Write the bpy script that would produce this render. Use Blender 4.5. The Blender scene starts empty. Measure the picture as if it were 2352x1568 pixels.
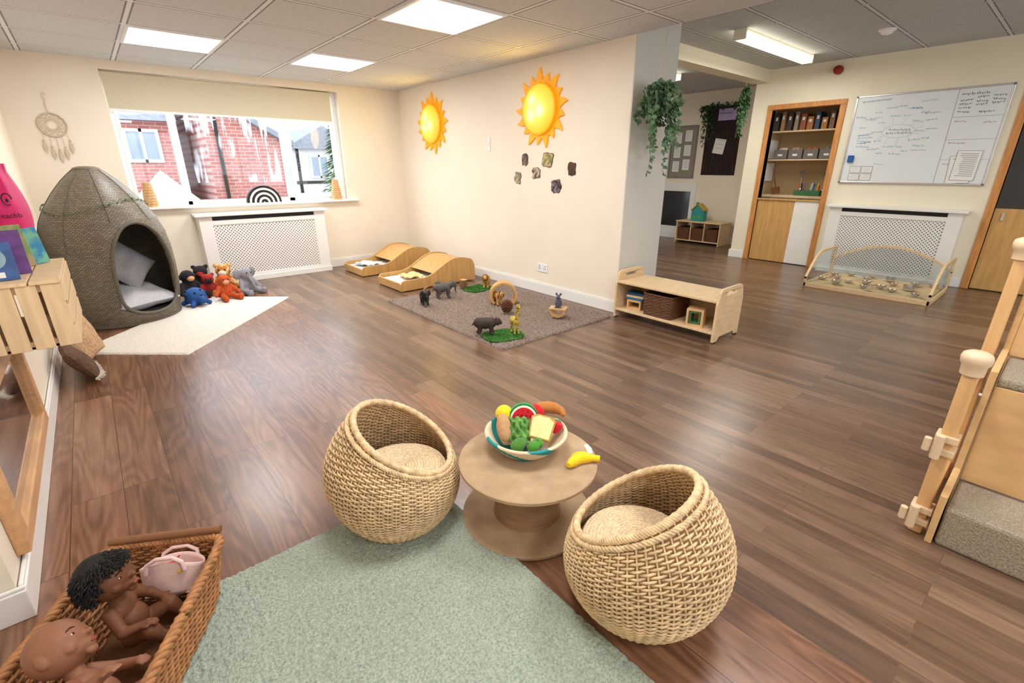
import bpy, math, random
from mathutils import Vector as V, Matrix, Euler, noise
from mathutils.geometry import tessellate_polygon
random.seed(7)
sc=bpy.context.scene; COL=bpy.context.collection
pi=math.pi; R=math.radians; cos=math.cos; sin=math.sin
# ---------------------------------------------------------------- helpers
def TR(l=(0,0,0),r=(0,0,0),s=(1,1,1)):
    return Matrix.LocRotScale(V(l),Euler(r),V(s))
class G:
    def __init__(s): s.v=[];s.f=[]
    def add(s,vs,fs,T=None):
        o=len(s.v)
        s.v+=[tuple(T@V(p)) if T else tuple(p) for p in vs]
        s.f+=[tuple(i+o for i in f) for f in fs]; return s
    def box(s,x0,x1,y0,y1,z0,z1,T=None):
        vs=[(x,y,z) for x in(x0,x1) for y in(y0,y1) for z in(z0,z1)]
        return s.add(vs,[(0,1,3,2),(4,6,7,5),(0,4,5,1),(2,3,7,6),(0,2,6,4),(1,5,7,3)],T)
    def cb(s,c,d,r=(0,0,0)):
        return s.box(-d[0]/2,d[0]/2,-d[1]/2,d[1]/2,-d[2]/2,d[2]/2,TR(c,r))
    def lathe(s,pr,n=32,T=None):
        vs=[];fs=[]
        for r,z in pr:
            for i in range(n): a=2*pi*i/n; vs.append((r*cos(a),r*sin(a),z))
        m=len(pr)
        for j in range(m-1):
            for i in range(n):
                k=(i+1)%n; fs.append((j*n+i,j*n+k,(j+1)*n+k,(j+1)*n+i))
        if pr[0][0]>1e-5: fs.append(tuple(range(n-1,-1,-1)))
        if pr[-1][0]>1e-5: fs.append(tuple((m-1)*n+i for i in range(n)))
        return s.add(vs,fs,T)
    def cyl(s,p0,p1,r0,r1=None,n=16):
        p0=V(p0);p1=V(p1);r1=r0 if r1 is None else r1
        d=p1-p0; q=V((0,0,1)).rotation_difference(d).to_matrix().to_4x4()
        return s.lathe([(r0,0),(r1,d.length)],n,Matrix.Translation(p0)@q)
    def sph(s,c,r,n=16,m=10,rot=(0,0,0)):
        if not hasattr(r,'__len__'): r=(r,r,r)
        pr=[(sin(pi*j/m),-cos(pi*j/m)) for j in range(m+1)]
        pr[0]=(1e-6,-1);pr[-1]=(1e-6,1)
        return s.lathe(pr,n,TR(c,rot,r))
    def cap(s,p0,p1,r0,r1=None,n=12):
        r1=r0 if r1 is None else r1
        s.cyl(p0,p1,r0,r1,n);s.sph(p0,r0,n,8);s.sph(p1,r1,n,8);return s
    def tube(s,pts,r,n=6,closed=False):
        pts=[V(p) for p in pts];m=len(pts);vs=[];fs=[]
        up=None
        for i in range(m):
            a=pts[i-1] if (i>0 or closed) else pts[i]; b=pts[(i+1)%m] if (i<m-1 or closed) else pts[i]
            t=(b-a).normalized()
            if up is None:
                up=V((0,0,1)) if abs(t.z)<.9 else V((1,0,0))
            up=(up-t*up.dot(t)).normalized(); w=t.cross(up)
            rr=r[i] if hasattr(r,'__len__') else r
            for k in range(n):
                an=2*pi*k/n; vs.append(pts[i]+up*cos(an)*rr+w*sin(an)*rr)
        for i in range(m if closed else m-1):
            j=(i+1)%m
            for k in range(n):
                l=(k+1)%n; fs.append((i*n+k,i*n+l,j*n+l,j*n+k))
        if not closed:
            fs.append(tuple(range(n-1,-1,-1)));fs.append(tuple((m-1)*n+k for k in range(n)))
        return s.add(vs,fs)
    def prism(s,poly,h,T=None,holes=()):
        loops=[[(p[0],p[1],0) for p in poly]]+[[(p[0],p[1],0) for p in hh] for hh in holes]
        tr=tessellate_polygon([[V(p) for p in l] for l in loops])
        flat=[p for l in loops for p in l];n=len(flat)
        vs=flat+[(p[0],p[1],h) for p in flat];fs=[]
        for t in tr: fs.append(tuple(t)); fs.append(tuple(i+n for i in reversed(t)))
        o=0
        for l in loops:
            k=len(l)
            for i in range(k):
                j=(i+1)%k; fs.append((o+i,o+j,o+j+n,o+i+n))
            o+=k
        return s.add(vs,fs,T)
    def grid(s,fn,nu,nv,T=None,cu=False):
        vs=[fn(i/nu,j/nv) for j in range(nv+1) for i in range(nu+(0 if cu else 1))]
        w=nu if cu else nu+1;fs=[]
        for j in range(nv):
            for i in range(nu):
                k=(i+1)%w if cu else i+1
                fs.append((j*w+i,j*w+k,(j+1)*w+k,(j+1)*w+i))
        return s.add(vs,fs,T)
def E(name,label,cat,loc=(0,0,0),rot=(0,0,0),group=None,par=None):
    o=bpy.data.objects.new(name,None);COL.objects.link(o);o.location=loc;o.rotation_euler=rot;o.empty_display_size=.05
    if label:o['label']=label
    if cat:o['category']=cat
    if group:o['group']=group
    if par:o.parent=par
    return o
def ob(name,g,m,par=None,loc=(0,0,0),rot=(0,0,0),smooth=False,bev=0,sub=0,label=None,cat=None,group=None,kind=None,rem=0,ang=40,sm=0):
    me=bpy.data.meshes.new(name);me.from_pydata(g.v,[],g.f)
    import bmesh
    bm=bmesh.new();bm.from_mesh(me);bmesh.ops.recalc_face_normals(bm,faces=bm.faces);bm.to_mesh(me);bm.free()
    me.materials.append(m)
    if smooth:
        me.polygons.foreach_set('use_smooth',[True]*len(me.polygons));me.set_sharp_from_angle(angle=R(ang))
    o=bpy.data.objects.new(name,me);COL.objects.link(o);o.location=loc;o.rotation_euler=rot
    if par:o.parent=par
    if label:o['label']=label
    if cat:o['category']=cat
    if group:o['group']=group
    if kind:o['kind']=kind
    if rem:
        d=o.modifiers.new('r','REMESH');d.mode='VOXEL';d.voxel_size=rem;d.use_smooth_shade=True
        d=o.modifiers.new('s','SMOOTH');d.iterations=sm or 4;d.factor=.6
    if bev:
        d=o.modifiers.new('b','BEVEL');d.width=bev;d.segments=2;d.limit_method='ANGLE';d.angle_limit=R(35)
    if sub:
        d=o.modifiers.new('u','SUBSURF');d.levels=sub;d.render_levels=sub
    return o
def lin(c):
    return tuple(((x/255)/12.92 if x<=10 else (((x/255)+.055)/1.055)**2.4) for x in c[:3])+(1,)
MC={}
def nm(name):
    m=bpy.data.materials.new(name);m.use_nodes=True;t=m.node_tree
    return m,t,t.nodes['Principled BSDF']
def nd(t,ty,ins=None,**kw):
    n=t.nodes.new('ShaderNode'+ty)
    for k,v in kw.items(): setattr(n,k,v)
    for k,v in (ins or {}).items():
        s=n.inputs[k]
        if isinstance(v,bpy.types.NodeSocket): t.links.new(v,s)
        else: s.default_value=v
    return n
def mth(t,op,a,b=0,c=0):
    return nd(t,'Math',{0:a,1:b,2:c},operation=op).outputs[0]
def mixc(t,f,a,b,bt='MIX'):
    n=nd(t,'Mix',data_type='RGBA',blend_type=bt)
    for i,v in((0,f),(6,a),(7,b)):
        if isinstance(v,bpy.types.NodeSocket): t.links.new(v,n.inputs[i])
        else: n.inputs[i].default_value=v
    return n.outputs[2]
def mat(name,c,rough=.6,var=.12,s=20,bump=0,metal=0,spec=.4,st=(1,1,1),emit=0,c2=None,sheen=0,det=4,thr=None):
    if name in MC:return MC[name]
    m,t,b=nm(name)
    tc=nd(t,'TexCoord');mp=nd(t,'Mapping',{'Vector':tc.outputs['Object'],'Scale':st})
    nz=nd(t,'TexNoise',{'Vector':mp.outputs[0],'Scale':s,'Detail':det})
    C=lin(c);a=tuple(x*(1-var) for x in C[:3])+(1,);d=lin(c2) if c2 else tuple(min(1,x*(1+var)) for x in C[:3])+(1,)
    if c2:a=C
    w=thr or (.3,.7)
    rg=nd(t,'MapRange',{0:nz.outputs['Fac'],1:w[0],2:w[1]})
    col=mixc(t,rg.outputs[0],a,d)
    t.links.new(col,b.inputs['Base Color'])
    b.inputs['Roughness'].default_value=rough;b.inputs['Metallic'].default_value=metal;b.inputs['Specular IOR Level'].default_value=spec
    if sheen:b.inputs['Sheen Weight'].default_value=sheen
    if bump:
        bp=nd(t,'Bump',{'Strength':min(1,bump),'Distance':.003 if bump<=1 else .006,'Height':nz.outputs['Fac']});t.links.new(bp.outputs[0],b.inputs['Normal'])
    if emit:
        t.links.new(col,b.inputs['Emission Color']);b.inputs['Emission Strength'].default_value=emit
    MC[name]=m;return m
def clear(name,tint=(1,1,1,1),gl=.08,rough=.02):
    m,t,b=nm(name);t.nodes.remove(b)
    tr=nd(t,'BsdfTransparent',{'Color':tint});g=nd(t,'BsdfGlossy',{'Roughness':rough});
    nz=nd(t,'TexNoise',{'Scale':3.});f=mth(t,'MULTIPLY',nz.outputs['Fac'],gl*2)
    mx=nd(t,'MixShader',{0:f,1:tr.outputs[0],2:g.outputs[0]});t.links.new(mx.outputs[0],t.nodes['Material Output'].inputs[0]);return m
# ---------------------------------------------------------------- materials
def floor_mat():
    m,t,b=nm('plank_floor')
    ge=nd(t,'NewGeometry');sp=nd(t,'SeparateXYZ',{0:ge.outputs['Position']});X,Y=sp.outputs[0],sp.outputs[1]
    v=nd(t,'CombineXYZ',{0:Y,1:X,2:0.}).outputs[0]
    def br(w,h,off):
        n=nd(t,'TexBrick',{'Vector':v,'Color1':(0,0,0,1),'Color2':(1,1,1,1),'Mortar':(.5,.5,.5,1),'Scale':1.,'Mortar Size':.0016,'Mortar Smooth':.2,'Brick Width':w,'Row Height':h},offset=off,offset_frequency=3)
        return n
    b1=br(1.15,.165,.37);b2=br(.8,.066,.43)
    side=mth(t,'GREATER_THAN',X,1.27)
    def wood(bk,rs,gs,ks,rk):
        rnd=nd(t,'SeparateXYZ',{0:bk.outputs['Color']}).outputs[0]
        gv=nd(t,'CombineXYZ',{0:mth(t,'MULTIPLY',X,gs),1:mth(t,'MULTIPLY',Y,gs*.05),2:mth(t,'MULTIPLY',rnd,30.)}).outputs[0]
        gn=nd(t,'TexNoise',{'Vector':gv,'Scale':1.,'Detail':6.,'Roughness':.6,'Distortion':.5}).outputs['Fac']
        rv=nd(t,'CombineXYZ',{0:mth(t,'MULTIPLY',X,rs),1:mth(t,'MULTIPLY',Y,rs*.16),2:mth(t,'MULTIPLY',rnd,40.)}).outputs[0]
        rn=nd(t,'TexNoise',{'Vector':rv,'Scale':1.,'Detail':1.}).outputs['Fac']
        ring=mth(t,'MULTIPLY_ADD',mth(t,'SINE',mth(t,'MULTIPLY',rn,rk)),.5,.5)
        a=mth(t,'MULTIPLY',rnd,ks[0]);a=mth(t,'MULTIPLY_ADD',gn,ks[1],a);a=mth(t,'MULTIPLY_ADD',ring,ks[2],a)
        return a
    w1=wood(b1,6.,55.,(.24,.74,.15),85.);w2=wood(b2,9.,50.,(.34,.72,.06),60.)
    r1=nd(t,'ValToRGB',{0:w1});r2=nd(t,'ValToRGB',{0:w2})
    def ramp(r,st):
        e=r.color_ramp.elements;e[0].position=st[0][0];e[0].color=lin(st[0][1]);e[1].position=st[-1][0];e[1].color=lin(st[-1][1])
        for p,c in st[1:-1]:
            k=e.new(p);k.color=lin(c)
    ramp(r1,[(.26,(80,53,38)),(.5,(114,78,57)),(.66,(136,96,72)),(.9,(162,120,94))])
    ramp(r2,[(.26,(78,58,46)),(.48,(101,76,60)),(.66,(120,93,74)),(.92,(148,119,98))])
    c=mixc(t,side,r1.outputs[0],r2.outputs[0])
    mo=mth(t,'ADD',mth(t,'MULTIPLY',b1.outputs['Fac'],mth(t,'SUBTRACT',1.,side)),mth(t,'MULTIPLY',mth(t,'MULTIPLY',b2.outputs['Fac'],side),.35))
    c=mixc(t,mth(t,'MULTIPLY',mo,.75),c,lin((38,23,17)))
    t.links.new(c,b.inputs['Base Color']);b.inputs['Roughness'].default_value=.29;b.inputs['Specular IOR Level'].default_value=.7
    bp=nd(t,'Bump',{'Strength':.12,'Distance':.002,'Height':mth(t,'SUBTRACT',w1,mo)});t.links.new(bp.outputs[0],b.inputs['Normal'])
    return m
def ceil_mat(name,c):
    m,t,b=nm(name)
    ge=nd(t,'NewGeometry');mp=nd(t,'Mapping',{'Vector':ge.outputs['Position'],'Location':(-.46+6.5,-2.84+6.5,0)})
    def bk_(ms): return nd(t,'TexBrick',{'Vector':mp.outputs[0],'Scale':1.,'Mortar Size':ms,'Mortar Smooth':.05,'Brick Width':.65,'Row Height':.65,'Color1':(0,0,0,1),'Color2':(1,1,1,1)},offset=0.)
    bk=bk_(.013);bs=bk_(.024)
    nz=nd(t,'TexNoise',{'Vector':ge.outputs['Position'],'Scale':120.,'Detail':3.})
    a=lin(c);d=tuple(x*.84 for x in a[:3])+(1,)
    col=mixc(t,nd(t,'MapRange',{0:nz.outputs['Fac'],1:.35,2:.55}).outputs[0],d,a)
    col=mixc(t,bs.outputs['Fac'],col,tuple(x*.38 for x in a[:3])+(1,))  # dark edge beside each grid bar, its thin shadow line painted in
    col=mixc(t,bk.outputs['Fac'],col,lin(tuple(min(255,x+20) for x in c)))
    t.links.new(col,b.inputs['Base Color']);b.inputs['Roughness'].default_value=.9
    return m
def angweave(name,c,c2,na,nz_,rough=.5):
    m,t,b=nm(name)
    tc=nd(t,'TexCoord');sp=nd(t,'SeparateXYZ',{0:tc.outputs['Object']})
    an=mth(t,'MULTIPLY',mth(t,'ARCTAN2',sp.outputs[1],sp.outputs[0]),na/(2*pi))
    v=nd(t,'CombineXYZ',{0:an,1:mth(t,'MULTIPLY',sp.outputs[2],nz_),2:0.}).outputs[0]
    bk=nd(t,'TexBrick',{'Vector':v,'Scale':1.,'Mortar Size':.09,'Mortar Smooth':.6,'Brick Width':1.,'Row Height':.5,'Color1':lin(c),'Color2':lin(c2),'Mortar':tuple(x*.35 for x in lin(c)[:3])+(1,)},offset=.5)
    t.links.new(bk.outputs['Color'],b.inputs['Base Color']);b.inputs['Roughness'].default_value=rough
    bp=nd(t,'Bump',{'Strength':.8,'Distance':.004,'Height':mth(t,'SUBTRACT',1.,bk.outputs['Fac'])});t.links.new(bp.outputs[0],b.inputs['Normal'])
    return m
def brickmat(name):
    m,t,b=nm(name)
    tc=nd(t,'TexCoord');mp=nd(t,'Mapping',{'Vector':tc.outputs['Object'],'Rotation':(pi/2,0,0)})
    bk=nd(t,'TexBrick',{'Vector':mp.outputs[0],'Scale':1.,'Mortar Size':.008,'Brick Width':.23,'Row Height':.08,'Color1':lin((186,112,104)),'Color2':lin((206,132,122)),'Mortar':lin((214,182,174))})
    t.links.new(bk.outputs['Color'],b.inputs['Base Color']);b.inputs['Roughness'].default_value=.9
    return m
WALL=mat('cream_wall_paint',(241,231,214),.85,.02,3);WALLSHADE=mat('shaded_wall_paint',(212,209,202),.85,.02,3);WALLY=mat('pale_yellow_wall_paint',(237,230,208),.85,.02,3)
TRIM=mat('white_gloss_paint',(240,239,236),.35,.02,4);FLOOR=floor_mat()
UPVC=mat('white_plastic',(242,243,246),.3,.02,4);PINE=mat('orange_pine',(205,142,80),.45,.22,9,st=(6,6,.6))
PLY=mat('birch_plywood',(224,194,152),.5,.1,7,st=(1,6,6));PLY2=mat('maple_plywood',(214,174,122),.45,.1,6,st=(5,1,5))
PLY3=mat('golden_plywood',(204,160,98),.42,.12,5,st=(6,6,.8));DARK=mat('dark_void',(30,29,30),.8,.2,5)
GREY=mat('grey_fabric',(156,155,160),.95,.1,60,bump=.5);BLACK=mat('black_paint',(24,23,24),.5,.2,8)
PAPER=mat('white_paper',(238,238,236),.8,.02,4);METAL=mat('brushed_steel',(205,206,210),.32,.06,20,metal=.85)
STRAW=mat('golden_willow',(214,184,142),.5,.28,45,bump=.3);BRWICK=mat('brown_willow',(166,114,70),.5,.35,35,bump=.3)
SKIN1=mat('brown_doll_vinyl',(112,70,48),.52,.06,8,spec=.25);SKIN2=mat('tan_doll_vinyl',(142,96,72),.5,.06,8,spec=.25)
LAMP=mat('light_diffuser',(252,252,255),.5,.01,3,emit=6.)
# ---------------------------------------------------------------- room shell
def st(name,g,m,**k): return ob(name,g,m,kind='structure',**k)
YW=6.4;XS=3.46;XB=7.18;XL=-.42;C1=2.22;C2=2.47
st('floor',G().box(-1.2,9,-2.6,7.5,-.1,0),FLOOR)
st('ceiling',G().box(-1.2,XS,-2.5,YW+.3,C1,C1+.3),ceil_mat('ceiling_tiles',(213,214,215)))
st('ceiling.001',G().box(XS,9,-2.5,7.5,C2,C2+.08),ceil_mat('grey_ceiling_tiles',(196,198,200)))
wx0,wx1,wz0,wz1=.33,2.62,.87,2.14
st('wall_window',G().box(-1,wx0,YW,YW+.25,0,C1).box(wx1,XS,YW,YW+.25,0,C1).box(wx0,wx1,YW,YW+.25,0,wz0).box(wx0,wx1,YW,YW+.25,wz1,C1),WALL)
st('wall_sun_lamps',G().box(XS,4.05,2.57,YW+.25,0,C2),WALL)
st('wall_pillar_end',G().box(XS+.002,4.052,2.562,2.57,.0,C2),WALLSHADE)  # greyer copy of the wall paint, shade on this face put into the colour
st('wall_left',G().box(XL-.3,XL,1.74,YW,0,C1).box(-.9,-.52,-2.5,1.74,0,C1),WALL)
bx0,bx1,bz0,bz1=.1,5.6,.75,2.1
st('wall_back',G().box(-1,bx0,-2.6,-2.5,0,2.5).box(bx1,9,-2.6,-2.5,0,2.5).box(bx0,bx1,-2.6,-2.5,0,bz0).box(bx0,bx1,-2.6,-2.5,bz1,2.5),WALL)  # unseen wall; its opening is added to bring daylight onto the ceiling
g=G()
for i in range(6): g.box(bx0+i*1.09,bx0+.06+i*1.09,-2.58,-2.52,bz0,bz1)
g.box(bx0,bx1,-2.58,-2.52,bz0,bz0+.05).box(bx0,bx1,-2.58,-2.52,bz1-.05,bz1);st('added_window',g,UPVC)  # frame bars of the added window, out of view
d1a,d1b=2.24,3.03
g=G().box(XB,XB+.1,-2.5,-.3,0,C2).box(XB,XB+.1,.6,d1a,0,C2).box(XB,XB+.1,d1b,3.3,0,C2).box(XB,XB+.1,-.3,.6,2.0,C2).box(XB,XB+.1,d1a,d1b,2.0,C2)
st('wall_whiteboard',g,WALLY)
st('wall_cupboard',G().box(XB+.6,XB+.65,2.1,3.2,0,C2).box(XB+.1,XB+.6,3.1,3.15,0,C2).box(XB+.1,XB+.6,2.12,2.17,0,C2).box(XB+.1,XB+.6,2.1,3.15,2.3,2.35),mat('cupboard_wall',(204,178,138),.8,.04,4))
st('wall_far_room',G().box(8.35,8.45,3.2,7.4,0,C2).box(4.05,8.45,7.3,7.4,0,C2).box(XB+.1,8.45,3.2,3.3,0,C2),WALL)
st('wall_beyond_door',G().box(8.2,8.3,-2.5,2.1,0,C2),mat('grey_room_wall',(120,116,112),.9,.05,4))
st('trim_1',G().box(4.05,XB,3.15,3.35,2.32,C2),WALLY)
def bb(name,*bx):
    g=G()
    for b in bx:
        x0,x1,y0,y1=b; g.box(x0,x1,y0,y1,0,.1)
        if x1-x0<y1-y0: g.box(x0+.004,x1-.004,y0,y1,.1,.112)
        else: g.box(x0,x1,y0+.004,y1-.004,.1,.112)
    st(name,g,TRIM,bev=.004)
bb('baseboard_window',(XL,.78,YW-.02,YW),(2.26,XS,YW-.02,YW))
bb('baseboard_sun_lamps',(XS-.02,XS,2.57,YW-.02))
bb('baseboard_pillar',(XS-.02,4.07,2.545,2.562))
bb('baseboard_left',(XL,XL+.02,1.74,YW-.02),(-.52,XL+.02,1.72,1.74),(-.52,-.5,-2.5,1.72))
bb('baseboard_whiteboard',(XB-.02,XB,.68,.8),(XB-.02,XB,2.08,2.16),(XB-.02,XB,3.1,3.32),(XB,XB+.1,3.3,3.32))
bb('baseboard_far_room',(8.33,8.35,3.3,4.6))
# ---- window
F=G();fy0,fy1=YW+.09,YW+.15
def fr(x0,x1,z0,z1,w,y0=fy0,y1=fy1,g=None):
    g=g or F; g.box(x0,x0+w,y0,y1,z0,z1).box(x1-w,x1,y0,y1,z0,z1).box(x0+w,x1-w,y0,y1,z0,z0+w).box(x0+w,x1-w,y0,y1,z1-w,z1)
fr(wx0,wx1,wz0,wz1,.045)
F.box(.82,.87,fy0,fy1,wz0,wz1).box(1.9,1.97,fy0,fy1,wz0,wz1)
fr(1.96,2.58,wz0+.035,wz1-.03,.05,fy0-.02,fy1);fr(.37,.83,wz0+.035,wz1-.03,.03,fy0-.01,fy1)
w=st('window_1',F,UPVC,bev=.005)
ob('window_glass',G().box(.36,2.6,YW+.118,YW+.122,wz0+.03,wz1-.03),clear('window_glass',(.97,.99,1,1),.03),par=w)
ob('handle',G().cb((1.935,fy0-.03,1.25),(.02,.02,.12)),UPVC,par=w,bev=.004)
m,t,b=nm('condensation');t.nodes.remove(b)
tc=nd(t,'TexCoord');mp=nd(t,'Mapping',{'Vector':tc.outputs['Object'],'Scale':(26,1,2.2)})
nz=nd(t,'TexNoise',{'Vector':mp.outputs[0],'Scale':1.,'Detail':2.});nz2=nd(t,'TexNoise',{'Vector':tc.outputs['Object'],'Scale':2.2})
f=nd(t,'MapRange',{0:nz.outputs['Fac'],1:.5,2:.62,4:.6}).outputs[0];f=mth(t,'MULTIPLY',f,nd(t,'MapRange',{0:nz2.outputs['Fac'],1:.42,2:.58}).outputs[0])
mx=nd(t,'MixShader',{0:f,1:nd(t,'BsdfTransparent').outputs[0],2:nd(t,'BsdfTranslucent',{'Color':(.9,.93,1,1)}).outputs[0]});t.links.new(mx.outputs[0],t.nodes['Material Output'].inputs[0])
ob('condensation',G().box(.95,1.85,YW+.112,YW+.114,1.1,1.85),m,par=w)
st('trim_2',G().box(.3,2.74,YW-.07,YW+.09,.845,.872),TRIM,bev=.006)
bl=E('roller_blind','cream fabric roller blind pulled partly down over the window','blind',(.33,YW+.03,1.8))
ob('fabric',G().box(.01,2.2,0,.003,0,.3),mat('blind_fabric',(212,204,180),.9,.04,60),par=bl)
ob('bottom_bar',G().box(.005,2.205,-.006,.009,-.018,.004),UPVC,par=bl,bev=.003)
ob('roller_tube',G().cyl((0,.015,.31),(2.215,.015,.31),.022),mat('blind_fabric',(0,0,0)),par=bl,smooth=True)
ch=G()
for i in range(60): ch.sph((2.22,-.012,.3-i*.009),.003,6,4)
ob('pull_chain',ch,UPVC,par=bl)
# ---- ceiling lights
def panel(x,y):
    e=E('ceiling_light_panel','square white recessed LED ceiling light panel, switched on','ceiling light',(x,y,C1),group='LED ceiling light panels')
    g=G();h=.315
    g.box(-h,h,-h,-h+.02,-.01,0).box(-h,h,h-.02,h,-.01,0).box(-h,-h+.02,-h+.02,h-.02,-.01,0).box(h-.02,h,-h+.02,h-.02,-.01,0)
    ob('frame',g,UPVC,par=e);ob('diffuser',G().box(-.295,.295,-.295,.295,-.006,-.001),LAMP,par=e)
    l=bpy.data.lights.new('panel_light','AREA');l.size=.55;l.energy=19;l.color=(1,.98,.955);o=bpy.data.objects.new('panel_light',l);o.location=(0,0,-.02);o.parent=e;COL.objects.link(o)
for x,y in((.785,5.115),(2.085,5.115),(2.085,3.165),(.785,1.215),(2.085,.565),(.785,-1.0)): panel(x,y)
def tube_light(x0,x1,y,pw):
    e=E('fluorescent_ceiling_light','long surface-mounted fluorescent batten light, switched on','ceiling light',((x0+x1)/2,y,C2),group='fluorescent batten lights')
    L=(x1-x0)/2
    ob('housing',G().box(-L,L,-.045,.045,-.035,0).box(-L-.02,-L,-.06,.06,-.09,0).box(L,L+.02,-.06,.06,-.09,0),mat('cream_metal',(225,222,205),.4,.03,4),par=e,bev=.004)
    ob('diffuser',G().prism([(-.06,-.03),(.06,-.03),(.052,-.085),(-.052,-.085)],2*L,Matrix.Translation((-L,0,0))@Matrix(((0,0,1,0),(1,0,0,0),(0,1,0,0),(0,0,0,1)))),mat('tube_diffuser',(255,246,222),.5,.01,3,emit=5.),par=e)
    l=bpy.data.lights.new('tube_lamp','AREA');l.shape='RECTANGLE';l.size=2*L;l.size_y=.1;l.energy=pw;l.color=(1,.96,.88);o=bpy.data.objects.new('tube_lamp',l);o.location=(0,0,-.1);o.parent=e;COL.objects.link(o)
tube_light(4.95,6.6,2.5,22);tube_light(5.2,6.5,4.1,24);tube_light(4.6,5.9,-.6,28)
e=E('smoke_detector','round white smoke detector on the ceiling tiles','smoke detector',(6.0,1.62,C2))
ob('body',G().lathe([(.055,0),(.058,-.015),(.045,-.035),(.02,-.045),(.001,-.045)],24),UPVC,par=e,smooth=True)
ob('base_ring',G().lathe([(.07,0),(.07,-.01),(.058,-.014),(.05,-.014)],24),TRIM,par=e)
ob('fire_alarm_sounder',G().lathe([(.05,0),(.05,.03),(.042,.06),(.02,.075),(.001,.076)],24,TR((0,0,0),(0,-pi/2,0))),mat('red_plastic',(150,30,22),.4,.08,8),loc=(XB,2.34,2.36),smooth=True,label='round red fire alarm sounder fixed high on wall',cat='fire alarm')
# ---------------------------------------------------------------- wall fittings
e=E('power_socket','white double power socket plate above the baseboard','socket',(XS,3.54,.27))
ob('plate',G().box(-.008,0,-.073,.073,-.043,.043),UPVC,par=e,bev=.003)
for s in(-1,1):
    for a,b_ in((0,.012),(-.012,-.01),(.012,-.01)): ob('pin_hole',G().cb((-.009,s*.036+a,b_),(.003,.006,.009)),BLACK,par=e)
    ob('switch',G().cb((-.011,s*.05,.028),(.006,.012,.016)),UPVC,par=e)
ob('wall_fitting_strip',G().box(-.01,0,-.02,.02,-.07,.07).box(-.016,-.01,-.009,.009,-.02,.02),UPVC,loc=(XS,4.42,1.5),bev=.003,label='small white plastic strip fitting on the cream wall',cat='wall fitting')
def suntex():
    m,t,b=nm('sun_lamp_glow')
    tc=nd(t,'TexCoord');P=tc.outputs['Object']
    def dist(c): return nd(t,'VectorMath',{0:P,1:c},operation='DISTANCE').outputs['Value']
    r=dist((-.05,0,0));v=nd(t,'MapRange',{0:r,1:.23,2:.08,3:0.,4:.6}).outputs[0]
    for c in((-.05,.06,.09),(-.05,.07,-.06),(-.05,-.07,-.02)):
        v=mth(t,'ADD',v,nd(t,'MapRange',{0:dist(c),1:.085,2:.01,3:0.,4:.5}).outputs[0])
    rp=nd(t,'ValToRGB',{0:v});e=rp.color_ramp.elements;e[0].color=lin((252,176,24));e[1].color=lin((255,252,215));k=e.new(.5);k.color=lin((255,224,92))
    t.links.new(rp.outputs[0],b.inputs['Emission Color']);b.inputs['Base Color'].default_value=lin((130,80,8))
    b.inputs['Emission Strength'].default_value=1.25;return m
SUNG=suntex();SUNR=mat('sun_ray_yellow',(244,166,18),.45,.08,6,emit=.28)
TW=Matrix(((0,0,-1,0),(1,0,0,0),(0,1,0,0),(0,0,0,1)))
def sun(y,z,rot):
    e=E('sun_wall_lamp','glowing yellow sun-shaped wall lamp with pointed wavy rays','wall lamp',(XS-.004,y,z),(rot,0,0),group='sun-shaped wall lamps')
    g=G();n=17;poly=[]
    for i in range(n):
        a0=2*pi*i/n;w=2*pi/n;L=.36+.008*sin(i*3) if i%2==0 else .315;k=(L-.24)
        for fa,r in ((-.5,.25),(-.38,.24+k*.2),(-.22,.24+k*.5),(-.02,.24+k*.8),(.14,L),(.16,.24+k*.75),(.24,.24+k*.5),(.38,.24+k*.25)): poly.append((r*cos(a0+w*fa),r*sin(a0+w*fa)))
    g.prism(poly,.016,TW);ob('ray_ring',g,SUNR,par=e,bev=.003)
    ob('glowing_disc',G().lathe([(.215,.02),(.215,.045),(.2,.06),(.15,.078),(.08,.09),(.001,.093)],48,TW),SUNG,par=e,smooth=True)
    ob('disc_rim',G().lathe([(.212,.014),(.226,.014),(.226,.044),(.212,.048)],48,TW),SUNR,par=e,smooth=True)
    l=bpy.data.lights.new('sun_bulb','AREA');l.shape='DISK';l.size=.4;l.energy=4;l.color=(1,.6,.12);o=bpy.data.objects.new('sun_bulb',l);o.parent=e;o.location=(-.1,0,0);o.rotation_euler=(0,R(90),0);COL.objects.link(o)
sun(5.55,1.77,.1);sun(3.6,1.78,.0)
def blobpoly(r,n=28,k=.12,sd=0):
    out=[]
    for i in range(n):
        a=2*pi*i/n;c,s=cos(a),sin(a);q=(abs(c)**5+abs(s)**5)**(-.2);rr=r*.92*q*(1+k*noise.noise(V((c*2+sd*3.1,s*2,sd))));out.append((rr*c*(1.1 if sd%2 else .82),rr*s))
    return out
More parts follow.
